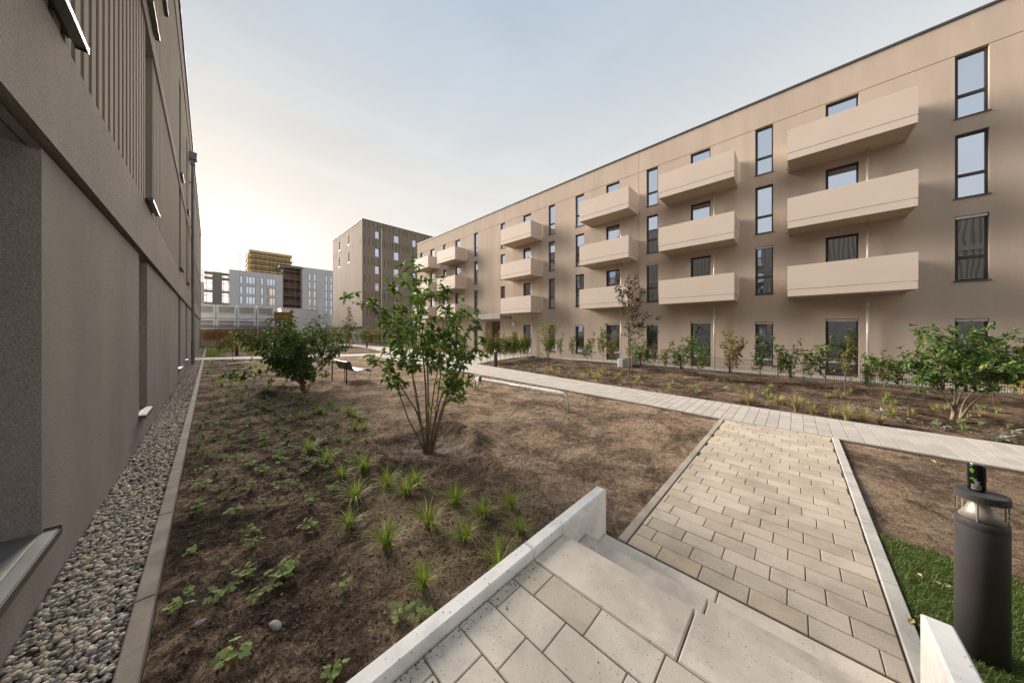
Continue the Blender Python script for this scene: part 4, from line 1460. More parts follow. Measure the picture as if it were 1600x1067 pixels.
q.box((15.6, YC - 0.2, 47.6), (35.5, YC + 20, 48.9), 'scaffold')
build_local(q, 'scaffold', hr)
for k in range(12):
    z = 8.3 + 3.05 * k + 0.4
    for j in range(5):
        xx = 17.6 + 3.5 * j + rg.uniform(-0.4, 0.4)
        f = MB()
        f.box((xx, YC + 0.76, z), (xx + rg.uniform(1.0, 1.9), YC + 0.795, z + 1.7), 'frame')
        build_local(f, 'window', hr)
cr = MB()
for dx in (0, 0.5):
    for dy in (0, 0.5):
        cr.box((11.6 + dx, YC + dy, 0), (11.68 + dx, YC + dy + 0.08, 47), 'rust')
for k in range(60):
    z = 2 + 0.75 * k
    cr.box((11.6, YC - 0.02, z), (12.15, YC + 0.02, z + 0.08), 'rust')
tag(cr.build('hoist_mast'), 'thin reddish lattice hoist mast beside the scaffolded high-rise', 'mast')

# white site containers
def container(x, y, z, label):
    t = thing('site_container', label, 'container', (x, y, z), group='white site containers behind the board fence')
    W_, H_, D_ = 2.12, 1.98, 6.0
    q = MB()
    q.box((0.02, 0.06, 0.02), (W_ - 0.02, D_, H_ - 0.02), 'container')
    q.box((0, 0, 0), (0.22, 0.1, H_), 'container', 0.03)
    q.box((W_ - 0.22, 0, 0), (W_, 0.1, H_), 'container', 0.03)
    q.box((0.22, 0, H_ - 0.28), (W_ - 0.22, 0.1, H_ - 0.02), 'container')
    q.box((0.22, 0, 0), (W_ - 0.22, 0.1, 0.2), 'container')
    q.prism([(0.5, -0.01), (1.0, -0.01), (1.0, -0.002), (0.5, -0.002)], H_ - 0.2, H_ - 0.1, 'scaffold')
    q.build('body', t)
    q = MB()
    q.box((0.28, 0.015, 0.78), (W_ - 0.28, 0.055, H_ - 0.34), 'panelgrey')
    wv = q.build('window', t)
    q = MB()
    q.box((0.26, -0.02, 0.72), (W_ - 0.26, 0.054, 0.775), 'white')
    q.build('sill', wv)
    return t
NMS = ['far left', 'second from left', 'middle', 'fourth', 'fifth', 'right end']
c0 = container(-3.75, 60, 3.85, 'white site container of the top row, partly hidden by the left building')
for k in range(5):
    if k == 1:
        continue
CT = ['upper white site container with grey blind, next to the left building', 'upper white site container with grey blind, second from the left building', 'upper white site container with grey blind, behind the tip of the dark shrub', 'upper white site container, rightmost of its row']
for k in range(4):
    dup(c0, (-1.56 + 2.2 * k, 60, 3.85), label=CT[k])
CL = ['lower white site container half hidden by the board fence, next to the left building', 'lower white site container half hidden by the board fence, second from the left building', 'lower white site container behind the dark shrub', 'lower white site container, rightmost of its row']
for k in range(4):
    dup(c0, (-1.56 + 2.2 * k, 60, 1.82), label=CL[k])
COL.objects.unlink(c0) if False else None
bpy.data.objects.remove(c0.children[1].children[0])
for ch in list(c0.children):
    bpy.data.objects.remove(ch)
bpy.data.objects.remove(c0)
rl = MB()
for z in (3.55, 3.0):
    rl.tube([(-2, 59.6, z), (7.2, 59.6, z)], 0.05, 'container', 6)
for xx in (-1.5, 0.7, 2.9, 5.1, 7.1):
    rl.tube([(xx, 59.6, -0.1), (xx, 59.6, 3.55)], 0.05, 'container', 6)
rl.box((-2, 59.5, 2.6), (7.2, 59.95, 2.68), 'zinc')
tag(rl.build('gangway_railing'), 'pale metal gangway railing in front of the site containers', 'railing')
bx = MB()
bx.box((6.2, 60.5, -0.1), (9.6, 63, 5.1), 'wood')
bx.box((7.1, 60.2, -0.1), (9.3, 60.49, 3.8), 'rust')
tag(bx.build('timber_shed'), 'orange-brown boarded site shed beside the white containers', 'shed')
bx = MB()
bx.box((8.9, 66, -0.1), (14.5, 70, 6.0), 'container', 0.05)
bx.box((8.8, 65.9, 6.0), (14.6, 70.1, 6.15), 'white')
tag(bx.build('site_cabin'), 'low white site cabin between the shed and the tower', 'cabin')
# board fence: many narrow boards, one fence
fn = thing('board_fence', 'brown vertical board fence at the far end of the garden', 'fence', (0, 55.2, 0))
q = MB()
xx = -1.0
while xx < 8.5:
    wd_ = 0.14
    q.box((xx, 55.2 + random.uniform(0, 0.02), -0.1), (xx + wd_ - 0.012, 55.24, 2.2 + 0.025 * xx + random.uniform(-0.02, 0.02)), 'wood')
    xx += wd_
build_local(q, 'boards', fn)
for xx in (2.05, 4.75, 7.4):
    q = MB()
    q.tube([(xx, 55.1, -0.1), (xx, 55.1, 2.35)], 0.04, 'pipewhite', 8)
    build_local(q, 'post', fn)
q = MB()
q.box((-0.9, 54.9, -0.1), (8.5, 55.05, 0.12), 'kerb')
build_local(q, 'plinth', fn)

# ------------------------------------------------------------------ STREET FURNITURE
def bollard(loc, label, hgt=0.985, r=0.094):
    t = thing('bollard_light', label, 'bollard', loc, group=None)
    zb = hgt - 0.16
    q = MB()
    q.lathe([(r, -0.08), (r, zb - 0.05), (r - 0.001, zb - 0.047), (r - 0.001, zb - 0.044), (r, zb - 0.041), (r, zb - 0.006), (r - 0.006, zb)], 'bollard', sides=40)
    q.build('post', t, True)
    q = MB()
    q.lathe([(r * 0.88, zb + 0.001), (r * 0.62, zb + 0.045), (r * 0.42, zb + 0.105), (r * 0.38, hgt - 0.045)], 'steel', sides=32)
    q.build('reflector', t, True)
    q = MB()
    q.lathe([(r - 0.006, hgt - 0.045), (r + 0.002, hgt - 0.043), (r + 0.002, hgt - 0.004), (r - 0.004, hgt)], 'bollard', sides=40)
    q.build('cap', t, False)
    q = MB()
    for k in range(3):
        an = 2 * math.pi * k / 3 + 0.65
        q.tube([((r - 0.012) * math.cos(an), (r - 0.012) * math.sin(an), zb), ((r - 0.012) * math.cos(an), (r - 0.012) * math.sin(an), hgt - 0.044)], 0.004, 'steel', 6)
    q.build('cap_support', t)
    q = MB()
    q.lathe([(r - 0.005, zb + 0.001), (r - 0.005, hgt - 0.045)], 'lens', sides=40, close=False)
    q.build('lens', t, True)
    return t
ml = bpy.data.materials.new('clear_lens')
ml.use_nodes = True
N_, L_ = ml.node_tree.nodes, ml.node_tree.links
tr = N_.new('ShaderNodeBsdfTransparent')
tr.inputs[0].default_value = (0.93, 0.92, 0.9, 1)
gl_ = N_.new('ShaderNodeBsdfGlossy')
gl_.inputs['Roughness'].default_value = 0.03
fz = N_.new('ShaderNodeLayerWeight')
fz.inputs[0].default_value = 0.06
mxl = N_.new('ShaderNodeMixShader')
L_.new(fz.outputs['Fresnel'], mxl.inputs[0])
L_.new(tr.outputs[0], mxl.inputs[1])
L_.new(gl_.outputs[0], mxl.inputs[2])
L_.new(mxl.outputs[0], [n for n in N_ if n.type == 'OUTPUT_MATERIAL'][0].inputs[0])
MT['lens'] = ml
b0 = bollard((3.284, -0.819, 0), 'large dark bollard light on the lawn with a drink can standing on its cap')
for loc, lab in (((10.985, 11.9, 0), 'dark bollard light at the paved corner before the leafy hedge'),
                 ((12.25, 22.9, 0), 'dark bollard light seen between the stems of the young tree'),
                 ((12.95, 36.5, 0), 'dark bollard light far back by the narrow side path'),
                 ((1.55, 33.2, 0), 'dark bollard light near the board fence, left of the dark shrub')):
    dup(b0, loc, label=lab)
# small bollards are wider-bodied in the photograph's distance: same type
t = thing('drink_can', 'black and green drink can standing on the bollard cap', 'can', (3.30, -0.806, 0.985))
q = MB()
r = 0.033
q.lathe([(0.024, 0.0), (0.028, 0.003), (r, 0.014), (r, 0.148), (0.031, 0.156), (0.027, 0.164)], 'canblack', sides=28)
q.build('body', t, True)
q = MB()
q.lathe([(0.0272, 0.163), (0.0285, 0.165), (0.0285, 0.1675), (0.0265, 0.168), (0.0255, 0.1655), (0.002, 0.1655)], 'chrome', sides=28)
q.build('lid', t, True)
vd = math.atan2(0.806, -3.30)
def can_patch(name, mt, a0, a1, z0, z1, dr=0.0004, n=8):
    q = MB()
    for k in range(n):
        q0, q1 = vd + a0 + (a1 - a0) * k / n, vd + a0 + (a1 - a0) * (k + 1) / n
        rr_ = r + dr
        q.face([(rr_ * math.cos(q0), rr_ * math.sin(q0), z0), (rr_ * math.cos(q1), rr_ * math.sin(q1), z0), (rr_ * math.cos(q1), rr_ * math.sin(q1), z1), (rr_ * math.cos(q0), rr_ * math.sin(q0), z1)], mt)
    return q
q = can_patch('g', 'cangreen', -0.75, -0.25, 0.118, 0.135)
for z0, z1, a0, a1 in ((0.135, 0.142, -0.6, -0.4), (0.11, 0.118, -0.55, -0.35), (0.072, 0.079, -0.7, 0.1), (0.079, 0.083, -0.55, -0.3), (0.066, 0.072, -0.35, 0.0)):
    p_ = can_patch('g', 'cangreen', a0, a1, z0, z1)
    nn = len(q.v)
    q.v += p_.v
    q.f += [tuple(i + nn for i in f) for f in p_.f]
    q.mi += p_.mi
q.build('green_mark', t)
q = can_patch('l', 'cangrey', -0.55, 0.5, 0.012, 0.045)
for z0, z1, a0, a1 in ((0.045, 0.062, -0.15, 0.3), (0.062, 0.066, -0.3, 0.45)):
    p_ = can_patch('g', 'cangrey', a0, a1, z0, z1)
    nn = len(q.v)
    q.v += p_.v
    q.f += [tuple(i + nn for i in f) for f in p_.f]
    q.mi += p_.mi
for k in range(4):
    p_ = can_patch('g', 'canblack', -0.45, 0.4, 0.017 + 0.007 * k, 0.019 + 0.007 * k, 0.0008)
    nn = len(q.v)
    q.v += p_.v
    q.f += [tuple(i + nn for i in f) for f in p_.f]
    off = q.m('canblack')
    q.mi += [off] * len(p_.mi)
q.build('printed_panel', t)

# bench: curved grey mesh seat on steel legs, facing +X
bn = thing('lounge_bench', 'curved grey metal-mesh bench on slim steel legs under the dark shrub', 'bench', (3.62, 12.85, 0), 0.06)
prof = [(-0.10, 0.80), (-0.03, 0.815), (0.03, 0.77), (0.06, 0.68), (0.10, 0.55), (0.16, 0.45), (0.26, 0.41), (0.40, 0.425), (0.55, 0.455), (0.68, 0.46), (0.76, 0.43), (0.79, 0.37)]
def ribbon(pr, y0, y1, mt, th=0.012):
    q = MB()
    n_ = len(pr)
    for i in range(n_ - 1):
        (xa, za), (xb, zb) = pr[i], pr[i + 1]
        q.face([(xa, y0, za), (xa, y1, za), (xb, y1, zb), (xb, y0, zb)], mt)
        q.face([(xa, y0, za - th), (xa, y1, za - th), (xb, y1, zb - th), (xb, y0, zb - th)], mt)
    return q
mm = MT['mesh']
ribbon(prof[:6], -0.74, 0.74, 'mesh').build('backrest', bn, True)
ribbon(prof[5:], -0.74, 0.74, 'mesh').build('seat', bn, True)
for yy in (-0.75, 0.75):
    q = MB()
    q.tube([(a, yy, b) for a, b in prof], 0.018, 'fencemetal', 8)
    q.build('side_rail', bn, True)
    q = MB()
    q.tube([(-0.09, yy, 0.80), (-0.10, yy, 0.70), (-0.10, yy, -0.03)], 0.022, 'fencemetal', 8)
    q.build('leg', bn, True)
    q = MB()
    q.tube([(0.79, yy, 0.38), (0.78, yy, 0.25), (0.74, yy, 0.14), (0.74, yy, 0.05), (0.79, yy, 0.0), (0.79, yy, -0.04)], 0.018, 'chrome', 8)
    q.build('leg', bn, True)
q = MB()
q.tube([(0.10, 0.0, 0.54), (0.10, 0.0, -0.03)], 0.018, 'chrome', 8)
q.build('leg', bn, True)

# wrapped rail
wr = thing('wrapped_rail', 'low tubular rail wrapped in torn white plastic lying over the sandy soil', 'rail', (6.25, 5.95, 0))
q = MB()
pts = [(-0.05, -1.9, -0.05), (-0.05, -1.9, 0.20), (-0.04, -1.86, 0.32), (-0.02, -1.74, 0.37), (0.0, -1.2, 0.375), (0.02, 0, 0.365), (0.08, 1.6, 0.355), (0.10, 1.9, 0.35)]
q.tube(pts, 0.035, 'pipewhite', 10)
q.tube([(0.10, 1.9, 0.35), (0.12, 1.97, 0.28), (0.12, 1.97, -0.05)], 0.03, 'pipewhite', 10)
q.tube([(0.06, 1.78, 0.33), (0.02, 1.74, -0.05)], 0.03, 'pipewhite', 10)
q.tube([(-0.0, -1.80, 0.35), (0.0, -1.78, -0.05)], 0.025, 'pipewhite', 10)
q.build('tube', wr, True)
q = MB()
pp, rr_ = [], []
for k in range(90):
    s_ = k / 89
    yv = -1.72 + 3.55 * s_
    pp.append((0.0 + 0.09 * s_ + random.uniform(-0.003, 0.003), yv, 0.372 - 0.02 * s_ + random.uniform(-0.003, 0.003)))
    rr_.append(0.056 + 0.004 * math.sin(k * 0.23) + random.uniform(0, 0.003) + (0.012 * math.sin(math.pi * s_ / 0.3) if s_ < 0.3 else 0))
q.tube(pp, rr_, 'wrap', 9)
q.build('plastic_wrap', wr)
q = MB()
for y_, n_, ln_ in ((-1.65, 7, 0.16), (-1.2, 4, 0.1), (-0.6, 8, 0.18), (-0.3, 4, 0.14), (1.75, 6, 0.2)):
    for k in range(n_):
        a = Vector((random.uniform(-0.05, 0.05), y_ + random.uniform(-0.15, 0.15), 0.36))
        b = a + Vector((random.uniform(-0.08, 0.08), random.uniform(-0.1, 0.1), -random.uniform(0.3, 1.0) * ln_))
        c_ = b + Vector((random.uniform(-0.05, 0.05), random.uniform(-0.1, 0.1), random.uniform(-0.05, 0.05)))
        q.tube([a, (a + b) / 2 + Vector((0.02, 0.02, 0)), b, c_], [0.012, 0.01, 0.008, 0.003], 'wrap', 5)
for k in range(2):
    y_ = (-0.75, 0.3)[k]
    arc = [(0.02, y_ + 0.36 * math.cos(math.pi * j / 10), 0.345 - (0.15 if k == 0 else 0.09) * math.sin(math.pi * j / 10)) for j in range(11)]
    q.tube(arc, 0.007, 'wrap', 5)
q.build('torn_strip', wr)

# play rocker
pr_ = thing('spring_rocker', 'white curved play pole with red knob on a white base seen through the tree', 'play equipment', (10.0, 18.2, 0))
q = MB()
q.tube([(0, 0, 0), (0.02, 0, 0.5), (0.25, 0.1, 0.85), (0.05, 0, 1.4), (-0.1, 0, 1.7), (0.0, 0, 2.1)], 0.035, 'white', 8)
q.build('pole', pr_, True)
q = MB()
q.lathe([(0.02, 0.28), (0.09, 0.34), (0.1, 0.42), (0.03, 0.5)], 'red', c=(0.0, 0.0), sides=14)
q.build('knob', pr_, True)
q = MB()
q.box((-0.55, -0.25, -0.05), (0.35, 0.25, 0.05), 'white', 0.01)
q.build('base', pr_)

# concrete slab lying in the bed, terrace divider, stones, leaves
q = MB()
q.prism([(0.70, 23.9), (1.75, 24.05), (1.72, 24.35), (0.68, 24.2)], -0.05, 0.06, 'kerb')
tag(q.build('concrete_slab'), 'loose pale concrete slab lying in the planting bed before the cross path', 'slab')
q = MB()
q.prism([(15.55, 6.72), (15.62, 6.66), (17.6, 6.66), (17.6, 7.02), (15.62, 7.02), (15.55, 6.96)], -0.1, 0.46, 'paleblock')
tag(q.build('terrace_divider'), 'low white concrete wall dividing two terraces behind the purple tree', 'wall')
for (x, y, s_, lab) in ((0.31, 2.54, 0.035, 'flat light grey stone lying in the dark soil'), (-0.05, 2.92, 0.026, 'small dark grey stone lying in the soil by the kerb')):
    p = np.array([[0, 0, 0]], dtype=float)
    o = lumps('stone', p, np.array([s_]), 'gravelstone', I2, flat=(1.2, .7, .55))
    o.location = (x, y, float(soil_h(np.array(x), np.array(y))) + s_ * 0.3)
    tag(o, lab, 'stone')
def dead_leaf(x, y, z, rz, s_, label, group=None):
    q = MB()
    q.face([(-0.03, 0, 0.004), (-0.005, 0.014, 0.012), (0.03, 0.002, 0.006), (0.0, 0.0, 0.0)], 'deadleaf')
    q.face([(-0.03, 0, 0.004), (0.0, 0.0, 0.0), (0.03, 0.002, 0.006), (0.004, -0.014, 0.010)], 'deadleaf')
    o = q.build('fallen_leaf')
    o.location = (x, y, z)
    o.rotation_euler = (random.uniform(-.3, .3), random.uniform(-.3, .3), rz)
    o.scale = (s_,) * 3
    return tag(o, label, 'leaf', group)
dead_leaf(7.6, -1.5, 0.0, 0.4, 1.6, 'yellow fallen leaf on the bare soil beside the walkway')
dead_leaf(3.286, -0.56, 0.015, 2.6, 1.1, 'dry fallen leaf on the kerb at the lawn edge')
for (x, y) in ((3.909, -0.71), (3.88, -0.785), (3.89, -0.83), (3.0, -1.0)):
    dead_leaf(x, y, 0.04, random.uniform(0, 6), 0.8, 'dry pale fallen leaf on the green lawn', 'fallen leaves on the lawn')

# low mesh fence along the terraces
mf = thing('mesh_fence', 'low dark double-rod mesh fence along the ground-floor terraces', 'fence', (16.9, 0, 0))
q = MB()
YA, YZ = -7.0, 6.6
yy = YA
while yy < YZ:
    q.box((16.897, yy - 0.004, 0.06), (16.903, yy + 0.004, 0.72), 'fencemetal')
    yy += 0.05
for z in (0.09, 0.28, 0.48, 0.66):
    q.box((16.889, YA, z - 0.004), (16.895, YZ, z + 0.004), 'fencemetal')
    q.box((16.905, YA, z - 0.004), (16.911, YZ, z + 0.004), 'fencemetal')
build_local(q, 'mesh_panel', mf)
for k in range(7):
    q = MB()
    yy = -6.0 + 2.05 * k
    q.box((16.915, yy - 0.03, -0.05), (16.96, yy + 0.03, 0.76), 'fencemetal')
    build_local(q, 'post', mf)

# ------------------------------------------------------------------ PLANTS
class LeafB:
    def __init__(s):
        s.V, s.n = [], 0
    def add(s, p, d, up, ln, wd, fold=0.25, droop=0.2):
        """leaf from p along d"""
        d = Vector(d).normalized()
        sd = d.cross(Vector(up))
        if sd.length < 1e-4:
            sd = d.orthogonal()
        sd.normalize()
        nn = sd.cross(d)
        p = Vector(p)
        tip = p + d * ln - nn * droop * ln
        f = nn * fold * wd
        l1 = p + d * ln * 0.32 + sd * wd * 0.5 + f - nn * droop * ln * 0.1
        l2 = p + d * ln * 0.68 + sd * wd * 0.42 + f - nn * droop * ln * 0.45
        r1 = p + d * ln * 0.32 - sd * wd * 0.5 + f - nn * droop * ln * 0.1
        r2 = p + d * ln * 0.68 - sd * wd * 0.42 + f - nn * droop * ln * 0.45
        s.V += [p[:], l1[:], l2[:], tip[:], r2[:], r1[:]]
        s.n += 1
    def build(s, name, mt, parent=None):
        i = (np.arange(s.n) * 6)[:, None, None]
        F = np.array([[0, 1, 2, 3], [3, 4, 5, 0]])[None] + i
        return npmesh(name, np.array(s.V), F.reshape(-1, 4), mt, parent=parent)

def smooth_poly(pts, n=10):
    pts = [Vector(p) for p in pts]
    if len(pts) < 3:
        return [pts[0].lerp(pts[-1], k / n) for k in range(n + 1)]
    out = []
    ext = [pts[0] * 2 - pts[1]] + pts + [pts[-1] * 2 - pts[-2]]
    m_ = max(2, n // (len(pts) - 1))
    for i in range(1, len(ext) - 2):
        p0, p1, p2, p3 = ext[i - 1], ext[i], ext[i + 1], ext[i + 2]
        for k in range(m_):
            t_ = k / m_
            out.append(0.5 * ((2 * p1) + (-p0 + p2) * t_ + (2 * p0 - 5 * p1 + 4 * p2 - p3) * t_ ** 2 + (-p0 + 3 * p1 - 3 * p2 + p3) * t_ ** 3))
    out.append(pts[-1])
    return out

def grow(stems, r0, tw_len, tw_step, t_start, leaf_len, leaf_wd, leaf_step, rg, depth=1, upbias=0.35, droop=0.25, horiz=0.0, term=4, ratio=0.55):
    br, lv = MB(), LeafB()
    def leaf_at(p, ax):
        for _ in range(1):
            a = rg.uniform(0, 2 * math.pi)
            o = ax.orthogonal().normalized()
            o2 = ax.cross(o)
            d = (o * math.cos(a) + o2 * math.sin(a)) * 0.9 + ax * rg.uniform(0.1, 0.7) + Vector((0, 0, rg.uniform(-0.45, 0.15)))
            ll = leaf_len * rg.uniform(0.6, 1.2)
            lv.add(p, d, (rg.uniform(-.4, .4), rg.uniform(-.4, .4), 1), ll, leaf_wd * ll / leaf_len, fold=rg.uniform(0.05, 0.4), droop=rg.uniform(0, 2 * droop))
    def twig(p, d, ln, r, lev):
        pts = [p]
        q = Vector(p)
        dd = Vector(d).normalized()
        n_ = 4
        for k in range(n_):
            dd = (dd + Vector((rg.uniform(-.22, .22), rg.uniform(-.22, .22), rg.uniform(-.1, .25) * (1 - horiz)))).normalized()
            q = q + dd * ln / n_
            pts.append(q.copy())
        br.tube(pts, [r * (1 - 0.75 * k / n_) for k in range(n_ + 1)], 'bark', 4, cap=False)
        tot = 0
        k = 0.25
        while k < 1.0:
            i = min(int(k * n_), n_ - 1)
            pp = pts[i].lerp(pts[i + 1], k * n_ - i)
            ax = (pts[i + 1] - pts[i]).normalized()
            if lev > 0 and rg.random() < 0.5:
                o = Vector((rg.uniform(-1, 1), rg.uniform(-1, 1), rg.uniform(-0.3, 0.7)))
                twig(pp, ax * 0.6 + o.normalized() * 0.8, ln * ratio * rg.uniform(0.6, 1.1), r * 0.6, lev - 1)
            leaf_at(pp, ax)
            k += leaf_step / ln
        for _ in range(term):
            leaf_at(pts[-1], (pts[-1] - pts[-2]).normalized())
    for st_ in stems:
        pts, rs = st_[0], (st_[1] if len(st_) > 1 else r0)
        ts = st_[2] if len(st_) > 2 else t_start
        sp = smooth_poly(pts, 12)
        n_ = len(sp)
        br.tube(sp, [rs * (1 - 0.8 * (k / (n_ - 1)) ** 0.8) for k in range(n_)], 'bark', 7, cap=False)
        L_tot = sum((sp[k + 1] - sp[k]).length for k in range(n_ - 1))
        acc, nxt = 0.0, ts * L_tot
        for k in range(n_ - 1):
            seg = (sp[k + 1] - sp[k]).length
            while nxt < acc + seg:
                p = sp[k].lerp(sp[k + 1], (nxt - acc) / seg)
                ax = (sp[k + 1] - sp[k]).normalized()
                o = Vector((rg.gauss(0, 1), rg.gauss(0, 1), rg.gauss(0, 0.5))).normalized()
                d = ax * 0.45 + o * 0.85 + Vector((0, 0, upbias))
                fr_ = nxt / L_tot
                twig(p, d, tw_len * rg.uniform(0.5, 1.25) * (1.15 - 0.45 * fr_), rs * 0.28, depth)
                nxt += tw_step * rg.uniform(0.6, 1.4)
            acc += seg
        for _ in range(term):
            leaf_at(sp[-1], (sp[-1] - sp[-2]).normalized())
        twig(sp[-1], (sp[-1] - sp[-2]), tw_len * 0.6, rs * 0.2, 0)
    return br, lv

CR = Vector((math.cos(TH), -math.sin(TH), 0))     # lateral axis of the tree layouts
CD = Vector((math.sin(TH), math.cos(TH), 0))
def lay(lst, rg, dep=0.5):
    """stem given as (right, up) pairs in metres; gets its own depth direction"""
    out = []
    for st_ in lst:
        dd = rg.uniform(-dep, dep)
        zmax = max(p[1] for p in st_)
        out.append([CR * a + Vector((0, 0, b)) + CD * (dd * max(b / zmax, 0.0) ** 1.2) for a, b in st_])
    return out
def plant(name, label, cat, loc, br, lv, lmat, group=None, crown='crown', trunk='trunk', rz=0):
    t = thing(name, label, cat, loc, rz, group)
    br.build(trunk, t, True)
    lv.build(crown, lmat, t)
    return t

rg = random.Random(11)
# main multi-stem tree: (px-667)/91.4, (697-py)/91.4
S = 1 / 91.4
def tpx(l):
    return [((u - 667) * S * (0.86 if u < 667 else 0.95), (697 - v) * S) for u, v in l]
st1 = [tpx(x) for x in (
    [(664, 699), (652, 672), (635, 645), (616, 596), (600, 572), (578, 556)],
    [(665, 699), (655, 650), (642, 590), (634, 540), (618, 480), (598, 440)],
    [(668, 699), (663, 630), (655, 570), (640, 500), (622, 440), (603, 420)],
    [(670, 699), (670, 620), (668, 550), (655, 480), (648, 416)],
    [(673, 699), (684, 620), (692, 560), (700, 500), (690, 440)],
    [(675, 699), (688, 640), (710, 580), (728, 530), (742, 490)],
    [(676, 699), (700, 620), (722, 572), (744, 540), (752, 530)],
    [(670, 699), (682, 645), (693, 606), (716, 596), (736, 590)],
    [(668, 699), (650, 640), (630, 612), (602, 570), (585, 500)],
    [(669, 699), (672, 640), (680, 570), (700, 520), (715, 470)],
    [(667, 699), (660, 640), (650, 560), (622, 500), (585, 470)])]
zb = float(soil_h(np.array(2.6), np.array(4.55)))
stems = [(p, rg.uniform(0.015, 0.024), 0.55 if i in (0, 7) else 0.50) for i, p in enumerate(lay(st1, rg, 0.75))]
br, lv = grow(stems, 0.02, 0.33, 0.10, 0.42, 0.116, 0.055, 0.076, rg, depth=1, upbias=0.15, droop=0.3, term=5)
plant('multi_stem_tree', 'young multi-stem tree with large green leaves standing in a soil ring', 'tree', (2.59, 4.55, zb - 0.02), br, lv, 'leaf')
def with_leaders(tips, nlead, rg, dep, r_lead, r_tip, frac=0.42, ts=2.0):
    """a few leaders rise from the base, the outer limbs fork from them"""
    tips = sorted(tips, key=lambda p: p[0])
    out = []
    for g in range(nlead):
        grp = tips[g * len(tips) // nlead:(g + 1) * len(tips) // nlead]
        cx = sum(p[0] for p in grp) / len(grp)
        cz = sum(p[1] for p in grp) / len(grp)
        dd = rg.uniform(-dep, dep) * 0.4
        node = CR * (cx * frac) + Vector((0, 0, cz * frac * 1.05)) + CD * dd
        b = CR * rg.uniform(-.1, .1) + CD * rg.uniform(-.08, .08)
        mid = b.lerp(node, 0.5) + Vector((0, 0, 0.04)) - CR * cx * 0.05
        out.append(([b, mid, node], r_lead, ts))
        for p in grp:
            tip = CR * p[0] + Vector((0, 0, p[1])) + CD * (dd + rg.uniform(-dep, dep))
            m2 = node.lerp(tip, 0.5) + Vector((0, 0, 0.08 * p[1]))
            out.append(([node - (node - mid) * 0.05, m2, tip], r_tip, 0.12))
    return out
# dark shrub behind left
S2 = 1 / 46.0
tips = [((u - 478) * S2, (608 - v) * S2 * 0.93) for u, v in ((385, 520), (395, 500), (415, 530), (430, 505), (440, 495), (460, 500), (470, 512), (480, 500), (500, 498), (515, 505), (530, 515), (518, 536), (400, 545), (500, 540), (450, 540), (490, 560), (420, 560), (405, 522), (446, 520), (512, 528), (470, 530), (390, 568), (455, 565), (410, 578), (495, 582), (480, 555))]
stems = with_leaders(tips, 8, rg, 1.1, 0.03, 0.017, 0.36, 0.45)
br, lv = grow(stems, 0.02, 0.48, 0.105, 0.12, 0.11, 0.052, 0.08, rg, depth=1, upbias=0.2, droop=0.25, term=5)
plant('dense_shrub', 'broad dark green shrub on many stems in the left planting bed', 'shrub', (2.27, 11.95, -0.05), br, lv, 'leafdark')
# magnolia-like shrub right
S3 = 1 / 70.0
tips = [((u - 1497) * S3 * 0.76 + 0.16, (655 - v) * S3 * 0.92) for u, v in ((1402, 566), (1410, 545), (1432, 528), (1450, 512), (1475, 506), (1500, 515), (1522, 505), (1548, 520), (1568, 530), (1585, 535), (1605, 545), (1622, 560), (1600, 575), (1425, 575), (1470, 545), (1530, 545), (1640, 545), (1440, 555), (1560, 560), (1500, 540))]
stems = with_leaders(tips, 5, rg, 0.8, 0.032, 0.016, 0.46)
br, lv = grow(stems, 0.02, 0.36, 0.085, 0.15, 0.11, 0.046, 0.065, rg, depth=1, upbias=0.12, droop=0.2, horiz=0.5, term=6)
plant('spreading_shrub', 'spreading bright green multi-stem shrub in front of the right-hand facade', 'shrub', (11.63, -2.62, -0.03), br, lv, 'leafmag')
# purple young tree with straight trunk
t = thing('purple_tree', 'slim young tree with dark purple leaves before the balconies', 'tree', (12.68, 5.21, -0.05))
br, lv = MB(), LeafB()
trunk_pts = [(0, 0, 0), (0.01, 0, 1.2), (-0.01, 0.02, 2.4), (0.0, 0.02, 3.5), (0.02, 0.03, 4.3)]
stems = [([Vector(p) for p in trunk_pts], 0.036, 0.42)]
for k in range(16):
    a = rg.uniform(0, 6.28)
    z = rg.uniform(2.9, 3.9)
    L0 = rg.uniform(0.4, 0.85) * (1.1 - abs(z - 3.4) * 0.5)
    stems.append(([Vector((0, 0, z - 0.35)), Vector((math.cos(a) * L0 * 0.5, math.sin(a) * L0 * 0.5, z)), Vector((math.cos(a) * L0 * 0.8, math.sin(a) * L0 * 0.8, z + 0.45))], 0.012, 0.3))
for k in range(9):
    a = -TH + rg.uniform(-1.1, 1.1) + (0 if rg.random() < 0.75 else math.pi)
    z = rg.uniform(1.75, 2.7)
    L0 = rg.uniform(0.6, 1.25)
    stems.append(([Vector((0, 0, z - 0.25)), Vector((math.cos(a) * L0 * 0.5, math.sin(a) * L0 * 0.5, z)), Vector((math.cos(a) * L0, math.sin(a) * L0, z + 0.12))], 0.010, 0.2))
br, lv = grow(stems, 0.01, 0.26, 0.17, 0.4, 0.075, 0.05, 0.07, rg, depth=1, upbias=0.1, droop=0.2, term=3)
br.build('trunk', t, True)
lv.build('crown', 'leafpurple', t)
q = MB()
q.tube([(0.1, -0.1, -0.1), (0.1, -0.1, 1.3)], 0.02, 'wood', 8)
q.build('stake', t, True)
